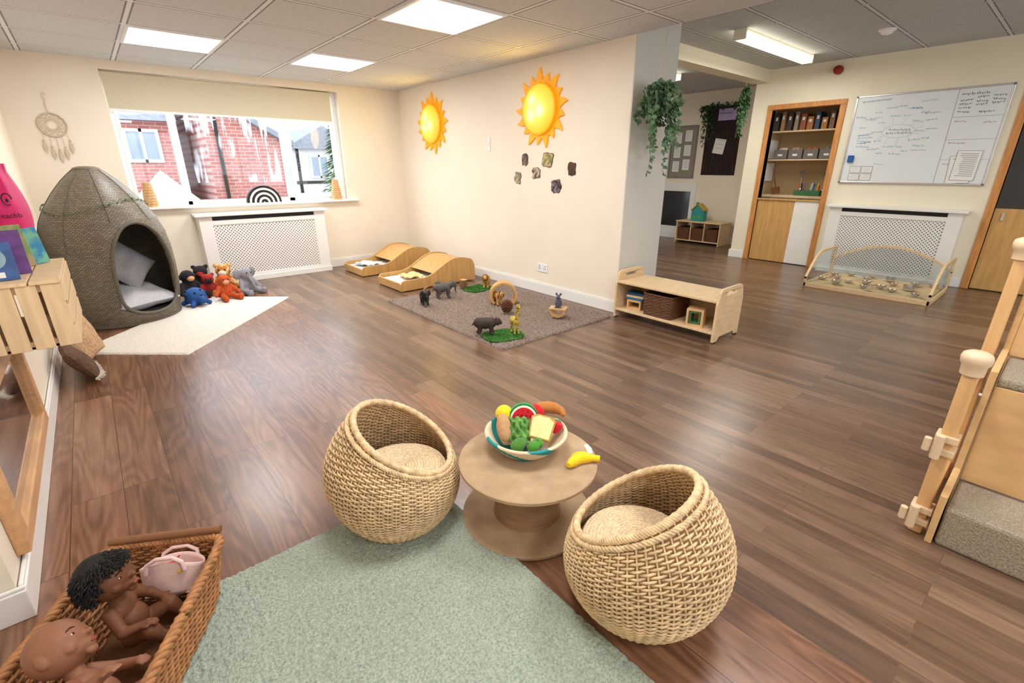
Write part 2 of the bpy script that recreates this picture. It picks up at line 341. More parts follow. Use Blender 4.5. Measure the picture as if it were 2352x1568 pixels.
for i,(y,z,c,c2,lb) in enumerate([(3.83,1.34,(60,42,32),(140,110,100),'dark brown animal face'),(3.5,1.33,(110,130,60),(205,170,130),'tan animal on green leaves'),(3.18,1.25,(95,55,30),(50,40,32),'chestnut brown animal'),(3.66,1.21,(190,180,165),(90,60,45),'small pale brown animal'),(3.94,1.16,(120,120,80),(195,170,140),'striped animal on grass'),(3.38,1.09,(40,36,40),(130,120,125),'black and white animal')]):
    e=E('wildlife_picture','small cut-out wall picture of '+lb,'wall picture',(XS-.001,y,z),(.2*sin(i*2),0,0),group='wildlife pictures on the wall')
    pm=mat('picture_%d'%i,c,.5,.1,34,c2=c2,thr=(.38,.6));sz=(.055,.064,.058,.05,.054,.06)[i]
    ob('backing',G().prism(blobpoly(sz+.005,sd=i,k=.3),.005,TW),mat('picture_edge',(90,66,48),.6),par=e)
    ob('printed_face',G().prism(blobpoly(sz,sd=i,k=.3),.007,TW),pm,par=e)
e=E('dreamcatcher','white macrame dreamcatcher with feathers hung on the wall','dreamcatcher',(-.11,YW-.012,1.63))
WH=mat('off_white_yarn',(206,192,168),.9,.1,60)
g=G();rr=.1
g.tube([(rr*cos(a),0,rr*sin(a)) for a in [2*pi*i/40 for i in range(40)]],.006,6,True);ob('hoop',g,WH,par=e,smooth=True)
g=G();prev=[(rr*cos(2*pi*i/12),0,rr*sin(2*pi*i/12)) for i in range(12)]
for k in range(5):
    cur=[((prev[i][0]+prev[(i+1)%12][0])/2*.84,0,(prev[i][2]+prev[(i+1)%12][2])/2*.84) for i in range(12)]
    for i in range(12): g.tube([prev[i],cur[i]],.0018,4);g.tube([cur[i],prev[(i+1)%12]],.0018,4)
    prev=cur
ob('web',g,WH,par=e)
g=G().tube([(0,0,rr),(-.01,0,rr+.06),(0,0,rr+.12)],.003,5);g.tube([(0,0,rr+.12),(-.014,0,rr+.15),(.0,0,rr+.17),(.012,0,rr+.15)],.003,5);ob('hanging_loop',g,WH,par=e)
for i,(x,l) in enumerate(((-.08,.18),(-.04,.24),(0,.28),(.04,.24),(.08,.18))):
    z0=-math.sqrt(rr*rr-x*x);g=G().tube([(x,0,z0),(x*1.15,0,z0-l*.45)],.002,4)
    fx=x*1.15;z1=z0-l*.4
    g.prism([(0,0),(.012,-.03),(.014,-.07),(.0,-.12),(-.014,-.07),(-.012,-.03)],.002,Matrix.Translation((fx,0,z1))@TR((0,0,0),(pi/2,0,0)))
    g.sph((fx,0,z1),.008,8,6);ob('feather_tassel',g,WH,par=e)
# ---------------------------------------------------------------- outside
BR=brickmat('red_brick');ROOF=mat('slate_roof',(150,154,164),.8,.15,12);RW=mat('render_white',(228,228,226),.8,.03,3);GLS=mat('dark_window_glass',(150,164,180),.1,.1,3)
def win(e,x,y,z,w,h):
    g=G();fr(x-w/2,x+w/2,z-h/2,z+h/2,.07,y-.06,y,g);g.box(x-.03,x+.03,y-.06,y,z-h/2,z+h/2)
    o=ob('window',g,UPVC,par=e);ob('window_pane',G().box(x-w/2+.06,x+w/2-.06,y-.04,y-.02,z-h/2+.06,z+h/2-.06),GLS,par=o)
e=E('house','red brick house with grey slate roof and white windows','house',(-.6,15,-.6))
ob('brick_walls',G().box(-3,2.5,0,4,0,2.95),BR,par=e)
ob('roof',G().prism([(-.25,2.9),(4.3,2.9),(2,5.0)],5.75,Matrix(((0,0,1,-3.15),(1,0,0,0),(0,1,0,0),(0,0,0,1)))),ROOF,par=e);win(e,1.85,0,2.35,.7,.75);win(e,0,0,2.35,.7,.75)
ob('porch_gable',G().prism([(0,0),(1.4,0),(.7,.7)],.1,TR((1.3,-.6,1.1),(pi/2,0,0))).box(1.3,1.4,-.7,-.6,0,1.1).box(2.4,2.5,-.7,-.6,0,1.1),RW,par=e)
e=E('house','plain red brick gable end of neighbouring house','house',(2.4,14,-.6))
ob('brick_walls',G().prism([(0,0),(1.75,0),(1.75,2.5),(0,3.5)],5,TR((0,5,0),(pi/2,0,0))),BR,par=e);ob('roof',G().prism([(-.12,3.52),(-.12,3.66),(1.95,2.52),(1.95,2.38)],5.3,TR((0,5.1,0),(pi/2,0,0))),ROOF,par=e)
ob('drainpipe',G().cyl((.25,-.06,0),(.25,-.06,3.3),.04),BLACK,par=e)
e=E('house','white rendered house with dark window and black trim','house',(5.9,19,-.6))
ob('rendered_walls',G().box(0,2.2,0,4,0,2.5),RW,par=e);ob('roof',G().prism([(-.3,2.5),(2.6,2.5),(1.1,3.3)],4.4,TR((0,4.2,0),(pi/2,0,0))),ROOF,par=e);win(e,.9,0,1.9,.7,.8);win(e,1.6,0,.8,.6,.8)
ob('trim_bands',G().box(-.05,2.25,-.03,0,1.3,1.4).box(.1,.2,-.03,0,0,2.5),BLACK,par=e)
g=G()
for i in range(1500):
    a=random.uniform(0,2*pi);z=random.uniform(.1,2.95);r=(3.05-z)*.28*random.uniform(.4,1)
    c=V((r*cos(a),r*sin(a),z));d=V((cos(a),sin(a),-.4))*.2;p=V((-sin(a),cos(a),.1))*.05
    g.add([c-p,c+p,c+d],[(0,1,2)])
e=E('conifer_tree','green conifer tree standing beyond the window','tree',(4.95,12.4,-.6));ob('foliage',g,mat('conifer_green',(124,158,116),.9,.25,3),par=e,kind='stuff');ob('trunk',G().cyl((0,0,0),(0,0,2.8),.09,.02),BRWICK,par=e)
g=G()
for i in range(60): g.box(i*.16,i*.16+.13,0,.02,0,1.3)
ob('garden_fence',g,mat('grey_fence',(150,142,138),.9,.12,4),loc=(-1,10.8,-.6),label='weathered grey slatted garden fence outside window',cat='fence')
st('ground_outside',G().box(-12,22,YW+.6,60,-.8,-.6),mat('tarmac',(160,160,162),.9,.1,3))
# ---------------------------------------------------------------- radiator covers
def radcover(loc,rz,W,h,d,lab):
    e=E('radiator_cover',lab,'radiator cover',loc,(0,0,rz))
    g=G();m_=.13;y0=-d
    g.box(0,m_,y0,y0+.02,0,h-.03).box(W-m_,W,y0,y0+.02,0,h-.03).box(m_,W-m_,y0,y0+.02,0,.09).box(m_,W-m_,y0,y0+.02,h-.125,h-.075)
    g.box(0,.02,y0+.02,0,0,h-.03).box(W-.02,W,y0+.02,0,0,h-.03).box(-.01,W+.01,y0-.012,0,0,.06)
    ob('body',g,TRIM,par=e,bev=.003)
    ob('top_board',G().box(-.035,W+.035,y0-.035,0,h-.03,h),TRIM,par=e,bev=.006)
    ob('vent_slot',G().box(m_,W-m_,y0+.012,y0+.016,h-.075,h-.03),BLACK,par=e)
    g=G();x0,x1,z0,z1=m_,W-m_,.09,h-.125;sp=.036
    def strip(px,pz,dx,dz,L,yy):
        g.add([(px+dz*.0075*a+dx*L*b,yy,pz-dx*.0075*a+dz*L*b) for a,b in((-1,0),(1,0),(1,1),(-1,1))],[(0,1,2,3)])
    q=math.sqrt(.5);k=z1-z0
    c=x0-k
    while c<x1:
        a=max(0,x0-c);b_=min(k,x1-c)
        if b_-a>.005:
            strip(c+a,z0+a,q,q,(b_-a)/q,y0+.008);strip(c+a,z1-a,q,-q,(b_-a)/q,y0+.009)
        c+=sp
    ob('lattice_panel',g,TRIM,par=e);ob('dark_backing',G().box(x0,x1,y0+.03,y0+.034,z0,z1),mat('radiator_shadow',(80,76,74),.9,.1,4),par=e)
radcover((.84,YW,0),0,1.36,.785,.2,'white radiator cover with diamond lattice panel under window')
radcover((XB,2.06,0),-pi/2,1.26,.83,.17,'white radiator cover with diamond lattice below the whiteboard')
def tower(x):
    e=E('stacking_tower','tapered tower of stacked natural wooden blocks on sill','wooden toy',(x,YW,.872),group='wooden stacking towers')
    for i in range(9):
        w=.085-.0045*i;g=G().prism([(w*(1.05 if k%2 else 1)*cos(2*pi*k/8+i*.15)*.8,w*sin(2*pi*k/8+i*.15)*.8) for k in range(8)],.026)
        ob('block',g,PLY2,par=e,loc=(0,0,i*.0275),bev=.003)
tower(.48);tower(2.46)
e=E('rainbow_stacker','arched rainbow stacker in black and cream wood','wooden toy',(1.58,YW+.0,.872))
for i in range(7):
    ro=.19-.0255*i;ri=ro-.023
    p=[(ro*cos(pi*k/24),ro*sin(pi*k/24)) for k in range(25)]+[(max(ri,.004)*cos(pi*k/24),max(ri,.004)*sin(pi*k/24)) for k in range(24,-1,-1)]
    ob('arch',G().prism(p,.06,TR((0,.03,0),(pi/2,0,0))),BLACK if i%2==0 else mat('pale_wood',(244,238,226),.6,.04,9),par=e,bev=.002)
# ---------------------------------------------------------------- rugs
def rug(name,w,l,h,loc,rz,m_,lab,step,amp,fs,edge=.01):
    nu=int(w/step);nv=int(l/step)
    def fn(u,v):
        x=(u-.5)*w;y=(v-.5)*l
        n=noise.noise(V((x*fs,y*fs,1)))*.6+noise.noise(V((x*fs*2.3,y*fs*2.3,5)))*.4
        e_=min(1,min(u,1-u)*w/edge,min(v,1-v)*l/edge);j=noise.noise(V((x*fs*.7,y*fs*.7,9)))*.004
        return (x+j,y+noise.noise(V((x*fs*.7,y*fs*.7,19)))*.004,max(.001,(h+n*amp)*e_))
    g=G().grid(fn,nu,nv)
    return ob(name,g,m_,loc=loc,rot=(0,0,rz),smooth=True,ang=180,label=lab,cat='rug')
SAGE=mat('sage_pile',(134,146,132),1.,.3,140,bump=3,sheen=.2,c2=(174,183,166),det=3,thr=(.32,.66))
rug('sage_rug',1.3,2.1,.013,(.185,.45,0),0,SAGE,'sage green short shaggy pile rug under chairs and basket',.005,.009,75)
rug('white_rug',.85,1.6,.012,(.49,4.78,0),R(-41),mat('cream_pile',(206,200,188),1.,.12,110,bump=2,c2=(232,227,218)),'cream low pile rug lying diagonally before the pod',.012,.002,60)
rug('brown_shaggy_rug',1.28,1.8,.018,(2.68,3.4,0),0,mat('taupe_shag',(102,88,80),1.,.4,60,bump=3,c2=(156,138,126)),'taupe brown shaggy rug with toy animals on it',.009,.018,34)
# ---------------------------------------------------------------- weaving
def weave(P,rows,stakes,amp,tr,ppw=4,nt=5,v0=0,v1=1):
    g=G();n=stakes*ppw
    for r in range(rows):
        v=v0+(v1-v0)*(r+.5)/rows;pts=[];ph=pi*(r%2)
        base=[V(P(i/n,v)) for i in range(n)];b2=[V(P(i/n,min(1,v+.02)))-V(P(i/n,max(0,v-.02))) for i in range(n)]
        for i in range(n):
            t=(base[(i+1)%n]-base[i-1]);nr=t.cross(b2[i]).normalized()
            pts.append(base[i]+nr*(amp*cos(pi*i/ppw+ph))+b2[i].normalized()*random.uniform(-.0008,.0008))
        g.tube(pts,tr*random.uniform(.9,1.1),nt,True)
    return g
def stakesG(P,n,tr,rows=10,v0=0,v1=1):
    g=G()
    for i in range(n):
        g.tube([P(i/n,v0+(v1-v0)*k/rows) for k in range(rows+1)],tr,5)
    return g
def braid(P,v,rad,tr,n=160,strands=3,tw=26,nt=6,off=0):
    g=G()
    base=[V(P(i/n,v)) for i in range(n)];cen=sum(base,V((0,0,0)))/n
    for s in range(strands):
        pts=[]
        for i in range(n):
            t=(base[(i+1)%n]-base[i-1]).normalized();ou=(base[i]-cen);nr=(ou-t*ou.dot(t)).normalized();bn=t.cross(nr)
            a=2*pi*(tw*i/n+s/strands);pts.append(base[i]+nr*(off+rad*cos(a))+bn*rad*sin(a))
        g.tube(pts,tr,nt,True)
    return g
def chair(loc,face,lab):
    e=E('wicker_tub_chair',lab,'chair',loc,(0,0,face),group='wicker tub chairs')
    tl=R(31)
    def P(u,v):
        th=2*pi*u;c,s=cos(th),sin(th)
        ox=.034+.190*c*cos(tl);oy=.184*s;oz=.335-.196*c*sin(tl)
        bx_,by_=.155*c,.155*s
        w=v*v*.25+v*.75;b=(.078-.03*c)*math.sin(pi*min(1,v*.97+.03))**.85
        return (bx_*(1-w)+ox*w+c*b,by_*(1-w)+oy*w+s*b,.006*(1-v)+oz*v)
    ob('woven_body',weave(P,46,56,.0046,.0037,4,5),STRAW,par=e,smooth=True,ang=80)
    ob('upright_stakes',stakesG(P,56,.0034,14),STRAW,par=e,smooth=True)
    ob('gap_shade_shell',G().grid(lambda u,v:P(u,v*.995),64,20,None,True),mat('willow_shadow',(132,98,62),.8,.2,40),par=e,smooth=True)  # added shell closing the weave, dark tan paints the shade in its gaps
    q=G()
    for a in (braid(P,1.0,.0075,.0055,200,4,38),braid(P,.96,.005,.0045,200,3,38,6,.004)): q.add(a.v,a.f)
    ob('braided_rim',q,STRAW,par=e,smooth=True,ang=80)
    def P2(u,v): q=P(u,0);return (q[0],q[1],.009)
    ob('base_braid',braid(P2,0,.004,.005,120,2,24),STRAW,par=e,smooth=True,ang=80)
    pr=[(.001,.03)];n=16;rs=.175
    for i in range(n*4+1):
        r=rs*i/(n*4);pr.append((max(r,.002),.035+.005*abs(sin(pi*i/4))-.012*(r/rs)**4))
    pr+=[(rs+.005,.012),(rs,0),(.001,0)]
    ob('rush_seat_pad',G().lathe(pr,48),mat('rush_seat',(226,200,164),.75,.25,120,bump=1),par=e,loc=(.008,0,.168),smooth=True,ang=70)
chair((.645,1.41,.012),math.atan2(-.33,.41),'round natural wicker tub chair standing on sage rug corner')
chair((1.03,.60,0),R(108),'round natural wicker tub chair on plank floor beside table')
# ---------------------------------------------------------------- cable drum table
e=E('cable_drum_table','low round cable-drum table with hessian tan top','table',(1.02,1.1,0))
HES=mat('hessian_top',(162,134,104),.9,.12,14,bump=.4,c2=(184,156,124))
def disc(r,z0,z1): return G().lathe([(r-.004,z0),(r,z0+.004),(r,z1-.004),(r-.005,z1)],72)
ob('table_top',disc(.256,.232,.25),HES,par=e,smooth=True);ob('base_disc',disc(.248,.0,.018),HES,par=e,smooth=True)
ob('drum_column',G().lathe([(.13,.018),(.125,.03),(.125,.22),(.13,.232)],48),mat('drum_card',(150,116,86),.7,.18,10,st=(1,1,8)),par=e,smooth=True)
Rr=V((.759,-.651,0));Fh=V((.651,.759,0));BC=V((1.06,1.155,.25))
def bp(r,d,z): q=BC+Rr*r+Fh*d;return (q.x,q.y,z)
m,t,b=nm('coiled_bowl')
tc=nd(t,'TexCoord');sp=nd(t,'SeparateXYZ',{0:tc.outputs['Object']});an=mth(t,'ARCTAN2',sp.outputs[1],sp.outputs[0])
f=mth(t,'GREATER_THAN',mth(t,'SINE',mth(t,'MULTIPLY_ADD',an,5.,mth(t,'MULTIPLY',sp.outputs[2],70.))),.35)
f=mth(t,'MULTIPLY',f,mth(t,'LESS_THAN',sp.outputs[0],.02));wv=nd(t,'TexNoise',{'Vector':tc.outputs['Object'],'Scale':150.})
c=mixc(t,f,lin((222,205,172)),lin((36,140,146)));c=mixc(t,wv.outputs['Fac'],c,lin((190,170,135)),'MULTIPLY');t.links.new(mixc(t,.6,c,mixc(t,f,lin((226,210,180)),lin((40,146,150)))),b.inputs['Base Color']);b.inputs['Roughness'].default_value=.8
pr=[(.001,.004),(.09,.0)]
for i in range(33):
    a=i/32;pr.append((.09+.068*a+.0028*abs(sin(pi*i/4)),.002+.072*a**1.25))
pr.append((.152,.078))
for i in range(17):
    a=1-i/16;pr.append((.084+.062*a,.01+.066*a**1.25))
pr.append((.001,.01))
ob('coiled_bowl',G().lathe(pr,64),m,loc=tuple(BC),smooth=True,ang=80,label='coiled woven bowl with teal pattern holding felt food',cat='bowl')
def felt(n,c,c2=None,s=60): return mat(n,c,.95,.12,s,bump=.4,c2=c2,sheen=.2)
def food(name,g,m_,loc,lab,**k): return ob(name,g,m_,loc=loc,label=lab,cat='toy food',**k)
food('felt_lemon',G().sph((0,0,0),(.036,.034,.034),24,16).sph((.034,0,0),(.01,.007,.007),12,8),felt('felt_yellow',(240,200,24)),bp(-.085,.08,.352),'yellow felt lemon at the edge of bowl',rot=(0,-.3,.6),rem=.003)
e=E('felt_watermelon_slice','red felt watermelon slice with green rind and seeds','toy food',bp(-.008,.068,.335),(R(-18),0,R(-40)))
def half(r,h,y=0): return G().prism([(r*cos(pi*k/20),r*1.05*sin(pi*k/20)) for k in range(21)],h,TR((0,h/2+y,0),(pi/2,0,0)))
ob('rind',half(.06,.036),felt('felt_green',(30,130,60)),par=e,bev=.004);ob('white_band',half(.053,.038),felt('felt_white',(238,238,226)),par=e,bev=.002);ob('flesh',half(.046,.042),felt('felt_red',(205,24,38)),par=e,bev=.004)
for a,r in((.5,.03),(1.1,.036),(1.7,.036),(2.5,.03),(1.0,.018),(2.0,.018)): ob('seed',G().sph((r*cos(a),-.022,r*1.05*sin(a)),(.002,.0015,.004),8,6),BLACK,par=e)
food('felt_tomato',G().sph((0,0,0),(.034,.034,.03),24,16),felt('felt_red',(0,0,0)),bp(.045,.105,.35),'round red felt tomato behind the watermelon',smooth=True)
e=E('felt_strawberry','red felt strawberry with green leaf cap','toy food',bp(.116,.012,.335),(0,.5,0));ob('berry',G().lathe([(.001,-.03),(.014,-.024),(.025,0),(.024,.012),(.012,.022),(.001,.024)],20),felt('felt_red',(0,0,0)),par=e,smooth=True)
ob('leaf_cap',G().lathe([(.02,.014),(.012,.024),(.001,.027)],5),felt('felt_green',(0,0,0)),par=e)
g=G();pts=[(.062*cos(a),.04*sin(a),0) for a in [pi*(-.05+1.1*i/14) for i in range(15)]]
g.tube(pts,[.007+.016*sin(pi*i/14)+.002*(i%2) for i in range(15)],10)
food('felt_croissant',g,felt('felt_bun',(176,112,50)),bp(.085,.075,.352),'golden brown curved felt croissant on the rim',rot=(.25,0,R(-45)),smooth=True)
food('felt_bread_roll',G().sph((0,0,0),(.029,.058,.027),24,16),felt('felt_crust',(184,140,98)),bp(-.083,-.0,.335),'long tan felt bread roll leaning on the side',rot=(.7,.2,R(-20)),smooth=True)
def lf(u,v):
    x=(u-.5)*.085;y=(v-.5)*.095;return (x,y,.012*sin(u*19)*sin(v*15)+.01*noise.noise(V((x*60,y*60,2)))+.02-8*x*x-4*y*y)
food('felt_lettuce',G().grid(lf,26,26),felt('felt_leaf',(60,112,42),(120,170,80),40),bp(-.026,-.005,.33),'crinkled green felt lettuce leaf',rot=(.7,0,R(-40)),smooth=True,ang=180)
e=E('felt_sandwich_bread','square cream felt bread slice with brown crust','toy food',bp(.058,-.012,.34),(R(50),R(8),R(-55)))
sq=[(-.042,-.044),(.042,-.044),(.046,.011),(.048,.037),(.022,.05),(-.022,.05),(-.048,.037),(-.046,.011)]
ob('crust',G().prism(sq,.018,TR((0,0,-.009))),felt('felt_crust2',(184,136,62)),par=e,bev=.004);ob('crumb',G().prism([(a*.88,b_*.88) for a,b_ in sq],.021,TR((0,0,-.0105))),felt('felt_cream',(232,216,152)),par=e,bev=.003)
food('felt_avocado',G().sph((0,0,0),(.036,.024,.022),20,14).sph((.028,0,0),(.016,.016,.015),14,10),felt('felt_avocado',(66,120,40)),bp(-.03,-.085,.315),'rounded green felt avocado near bowl front',rot=(0,0,.2),rem=.003)
food('felt_pepper',G().sph((-.012,0,0),(.024,.022,.02),20,14).sph((.014,.006,0),(.022,.022,.02),20,14).sph((.01,0,.016),(.005,.005,.014),10,8),felt('felt_pepper',(70,136,40)),bp(.034,-.08,.308),'bright green felt pepper beneath the bread',rem=.003)
food('felt_carrot',G().lathe([(.001,-.04),(.008,-.03),(.016,.02),(.01,.03),(.001,.032)],16),felt('felt_orange',(225,110,30)),bp(-.02,.02,.29),'orange felt carrot tucked inside the bowl',rot=(1.4,0,.4),smooth=True)
e=E('felt_banana','half-peeled yellow felt banana lying on the table','toy food',bp(.205,-.105,.266),(0,0,R(-22)))
pts=[(-.066+.125*i/14,.030*cos((i/14-.5)*2.8)-.022,0) for i in range(15)]
ob('fruit',G().tube(pts,[.004+.0155*min(1,sin(pi*min(i+1.5,13)/15)*1.3) for i in range(15)],12),felt('felt_yellow',(0,0,0)),par=e,smooth=True)
ob('peel_flap',G().grid(lambda u,v:(.03-.06*u,.012+.022*sin(u*1.6)+.012*(v-.5),.014+.008*sin(u*3)-.004*(2*v-1)**2-.012*u),10,5),felt('felt_yellow',(0,0,0)),par=e,smooth=True,ang=180)
ob('white_tip',G().tube([(.03,.004,.012),(.034,.024,.02),(.034,.042,.02)],[.009,.012,.01],10).sph((.034,.042,.02),.011,10,8),felt('felt_white',(0,0,0)),par=e,smooth=True)
# ---------------------------------------------------------------- doll basket
bk=E('wicker_toy_basket','rectangular brown wicker basket with wooden handle holding dolls','basket',(-.195,1.29,.016),(0,0,math.atan2(-.5,.86)))
def PB(u,v,W=.162,L=.28,h=.185):
    W=W-.035*(1-v);L=L-.035*(1-v)
    a=2*pi*u;c,s=cos(a),sin(a);k=(abs(c)**9+abs(s)**9)**(-1/9)
    return (W*c*k,L*s*k,h*v+.004)
ob('woven_sides',weave(PB,20,62,.005,.0047,4,5),BRWICK,par=bk,smooth=True,ang=80);ob('upright_stakes',stakesG(PB,62,.0032,4),BRWICK,par=bk)
ob('gap_shade_shell',G().grid(lambda u,v:PB(u,v),80,4,None,True).box(-.125,.125,-.24,.24,.0,.006),mat('wicker_shadow',(104,66,38),.8,.2,40),par=bk,smooth=True)  # dark inner faces and bottom, shade between the strands painted in
ob('braided_rim',braid(PB,1.,.008,.0072,180,3,34),BRWICK,par=bk,smooth=True,ang=80)
for s in(1,-1):
    ob('handle',G().cyl((-.15,s*.282,.208),(.15,s*.282,.208),.012,n=14).cyl((-.12,s*.282,.17),(-.12,s*.282,.21),.006).cyl((.12,s*.282,.17),(.12,s*.282,.21),.006),mat('handle_wood',(126,84,54),.5,.2,9,st=(.5,8,8)),par=bk,smooth=True)
def frame(loc,up,front):
    u=V(up).normalized();f_=V(front);f_=(f_-u*f_.dot(u)).normalized();x=f_.cross(u)
    M=Matrix((x,f_,u)).transposed().to_4x4();M.translation=V(loc);return M
def doll(M,skin,lab,hair,arms,legs,name):
    root=E(name,lab,'doll');root.matrix_world=M
    g=G();hc=V((0,.008,.225));hr=.064
    g.sph((0,0,.02),(.048,.04,.045),20,14);g.sph((0,.006,.06),(.048,.042,.05),20,14);g.sph((0,0,.108),(.048,.034,.04),20,14);g.cap((0,0,.13),(0,.004,.175),.024,.022)
    g.sph(hc,(hr,hr*1.05,hr*1.08),28,20);g.sph(hc+V((0,.033,-.028)),(.042,.032,.028),18,12)
    for s in(-1,1):
        g.sph(hc+V((s*.033,.039,-.02)),(.019,.017,.017),14,10);g.sph(hc+V((s*.063,-.004,-.008)),(.008,.013,.018),12,8)
    g.sph(hc+V((0,.070,-.012)),(.009,.01,.008),12,8);g.sph(hc+V((0,.062,-.034)),(.016,.009,.005),12,8);g.sph(hc+V((0,.061,-.042)),(.013,.009,.006),12,8);g.sph(hc+V((0,.052,-.055)),(.017,.012,.012),12,8)
    for s,(el,ha) in zip((-1,1),arms):
        el=V(el);ha=V(ha);g.cap((s*.046,0,.128),el,.02,.016);g.cap(el,ha,.017,.012)
        d=(ha-el).normalized();side=d.cross(V((0,0,1))).normalized();nrm=side.cross(d)
        g.cap(ha,ha+d*.014,.012,.013)
        for k in range(4):
            o=side*(-.0115+.0077*k);b0=ha+d*.018+o;l=(.015,.018,.017,.013)[k];b1=b0+d*l*.6-nrm*.002;b2=b1+d*l*.4-nrm*.007;g.cap(b0,b1,.0045,.0042,8);g.cap(b1,b2,.0042,.0036,8)
        g.cap(ha+side*s*.011,ha+side*s*.02+d*.012,.005,.004,8)
    for s,(kn,an,toe) in zip((-1,1),legs):
        kn=V(kn);an=V(an);toe=V(toe);g.cap((s*.027,.005,.015),kn,.032,.024);g.cap(kn,an,.025,.016);g.cap(an,toe,.017,.013)
        d=(toe-an).normalized()
        for k in range(5): g.sph(toe+d*.011+V((s*(-.011+.0055*k),0,0)),.005,8,6)
    ob('body',g,skin,par=root,rem=.003,sm=3)
    for s in(-1,1):
        o=ob('eye',G().sph(hc+V((s*.025,.054,.004)),(.0085,.0065,.0065),16,10),mat('eye_white',(215,208,200),.3,.02,3),par=root,smooth=True)
        ob('iris',G().sph(hc+V((s*.025,.0583,.004)),(.0055,.003,.0055),12,8),mat('dark_iris',(35,20,14),.15,.1,3),par=o,smooth=True)
        ob('eyebrow',G().tube([hc+V((s*.013,.063,.017)),hc+V((s*.025,.0612,.021)),hc+V((s*.035,.055,.018))],.0013,5),mat('dark_iris',(0,0,0)),par=root)
    ob('lips',G().sph(hc+V((0,.0695,-.038)),(.012,.004,.0042),12,8),mat('lip_vinyl',(140,66,54),.45,.1,4),par=root,smooth=True)
    if hair:
        g=G();HM=mat('black_hair',(22,19,19),.75,.5,50)
        for i in range(2600):
            a=random.uniform(0,2*pi);ph=math.acos(random.uniform(-.45,1))
            d=V((sin(ph)*cos(a),sin(ph)*sin(a),cos(ph)))
            if d.y>.35 and d.z<.48: continue
            if d.z<0 and d.y>0: continue
            p0=hc+V((d.x*hr*.98,d.y*hr*1.02,d.z*hr*1.06));cl=V((d.x*.3+random.uniform(-.7,.7),d.y*.3+random.uniform(-.5,.6),-.4)).normalized()
            p1=p0+d*.007+cl*.006;p2=p1+cl*.008+d*.002;p3=p2+cl*.004+V([random.uniform(-.004,.004) for _ in range(3)])
            g.tube([p0,p1,p2,p3],[.0022,.0025,.002,.0005],4)
        g.sph(hc+V((0,-.012,.01)),(hr*1.02,hr*1.0,hr*1.06),20,14);ob('hair',g,HM,par=root,smooth=True)
    return root
doll(frame((-.16,1.345,.095),V((-.035,.03,.21)),V((.86,-.5,.0)))@Matrix.Scale(.85,4),SKIN1,'brown baby doll with black hair sitting in the basket',True,
 (((-.08,.025,.075),(-.065,.06,.06)),((.078,.03,.075),(.06,.075,.07))),(((-.055,.08,.03),(-.05,.105,-.02),(-.05,.12,-.02)),((.055,.08,.04),(.058,.11,.0),(.058,.125,.01))),'baby_doll')
doll(frame((-.22,1.12,.10),V((-.07,.12,.15)),V((.85,-.1,.45)))@Matrix.Scale(.88,4),SKIN2,'bald tan baby doll lying back in wicker basket',False,
 (((-.075,.03,.09),(-.05,.08,.07)),((.08,.04,.10),(.085,.09,.10))),(((-.045,.06,-.0),(-.045,.085,-.03),(-.045,.1,-.02)),((.05,.06,.0),(.05,.085,-.02),(.05,.1,-.01))),'baby_doll')
e=E('pink_doll_carrier','soft pale pink doll carry pouch with two loop handles','toy bag',(-.07,1.43,.105),(R(-22),0,R(-30)))
PK=mat('pink_felt',(230,194,188),.9,.08,30);g=G()
g.grid(lambda u,v:(.085*cos(2*pi*u)*(.85+.15*v),.045*sin(2*pi*u)*(.85+.15*v),.085*v-.01*cos(4*pi*u)*v),40,8,None,True).box(-.06,.06,-.03,.03,0,.004);o=ob('pouch',g,PK,par=e,smooth=True);d=o.modifiers.new('s','SOLIDIFY');d.thickness=.005
for s in(-1,1): ob('handle_strap',G().tube([(-.05,s*.04,.07),(-.045,s*.045,.095),(-.02,s*.045,.11),(.02,s*.045,.11),(.045,s*.045,.095),(.05,s*.04,.07)],.006,8),PK,par=e,smooth=True)
food('felt_cherry',G().sph((0,0,0),(.022,.018,.018),16,12).cap((.01,0,.012),(.03,0,.03),.004,.003),felt('felt_red',(0,0,0)),(-.065,1.435,.18),'small red felt cherry inside the pink pouch',rem=.003)
food('felt_corn',G().sph((0,0,0),(.01,.024,.01),14,10).sph((0,-.016,0),(.006,.014,.006),10,8),felt('felt_yellow',(0,0,0)),(-.045,1.425,.182),'small yellow felt corn inside the pink pouch',rem=.003)
# ---------------------------------------------------------------- left wall: mirror, crate, books, bag
e=E('wall_mirror','low wood-framed acrylic mirror fixed along wall','mirror',(XL,1.86,.13))
T90=Matrix(((0,0,1,0),(1,0,0,0),(0,1,0,0),(0,0,0,1)))
ob('frame',G().prism([(0,0),(1.1,0),(1.1,.47),(0,.47)],.035,T90,[[(.06,.06),(1.04,.06),(1.04,.41),(.06,.41)]]),mat('light_oak',(210,162,116),.45,.14,8,st=(6,.7,6)),par=e,bev=.006)
ob('mirror_glass',G().box(.004,.012,.05,1.05,.05,.42),mat('mirror_silver',(205,208,212),.05,.0,3,metal=1.),par=e)
CR=mat('crate_pine',(226,196,156),.6,.12,8,st=(6,6,.7))
e=E('slatted_crate_shelf','pale slatted wooden crate mounted as wall bookshelf','crate shelf',(XL,2.4,.62))
g=G()
for i in range(4): g.box(.01+i*.066,.066+i*.066,0,.014,0,.24);g.box(.01+i*.066,.066+i*.066,.57,.584,0,.24)
for z in(.0,.085,.17): g.box(.26,.272,0,.584,z,z+.07)
g.box(0,.27,.014,.04,.0,.03).box(0,.27,.014,.04,.21,.24);ob('slats',g,CR,par=e,bev=.002)
g=G()
for i in range(3): g.box(0+i*.091,.086+i*.091,-.006,.59,.24,.252)
g.box(0,.26,.014,.57,0,.012);ob('top_boards',g,CR,par=e,bev=.002)
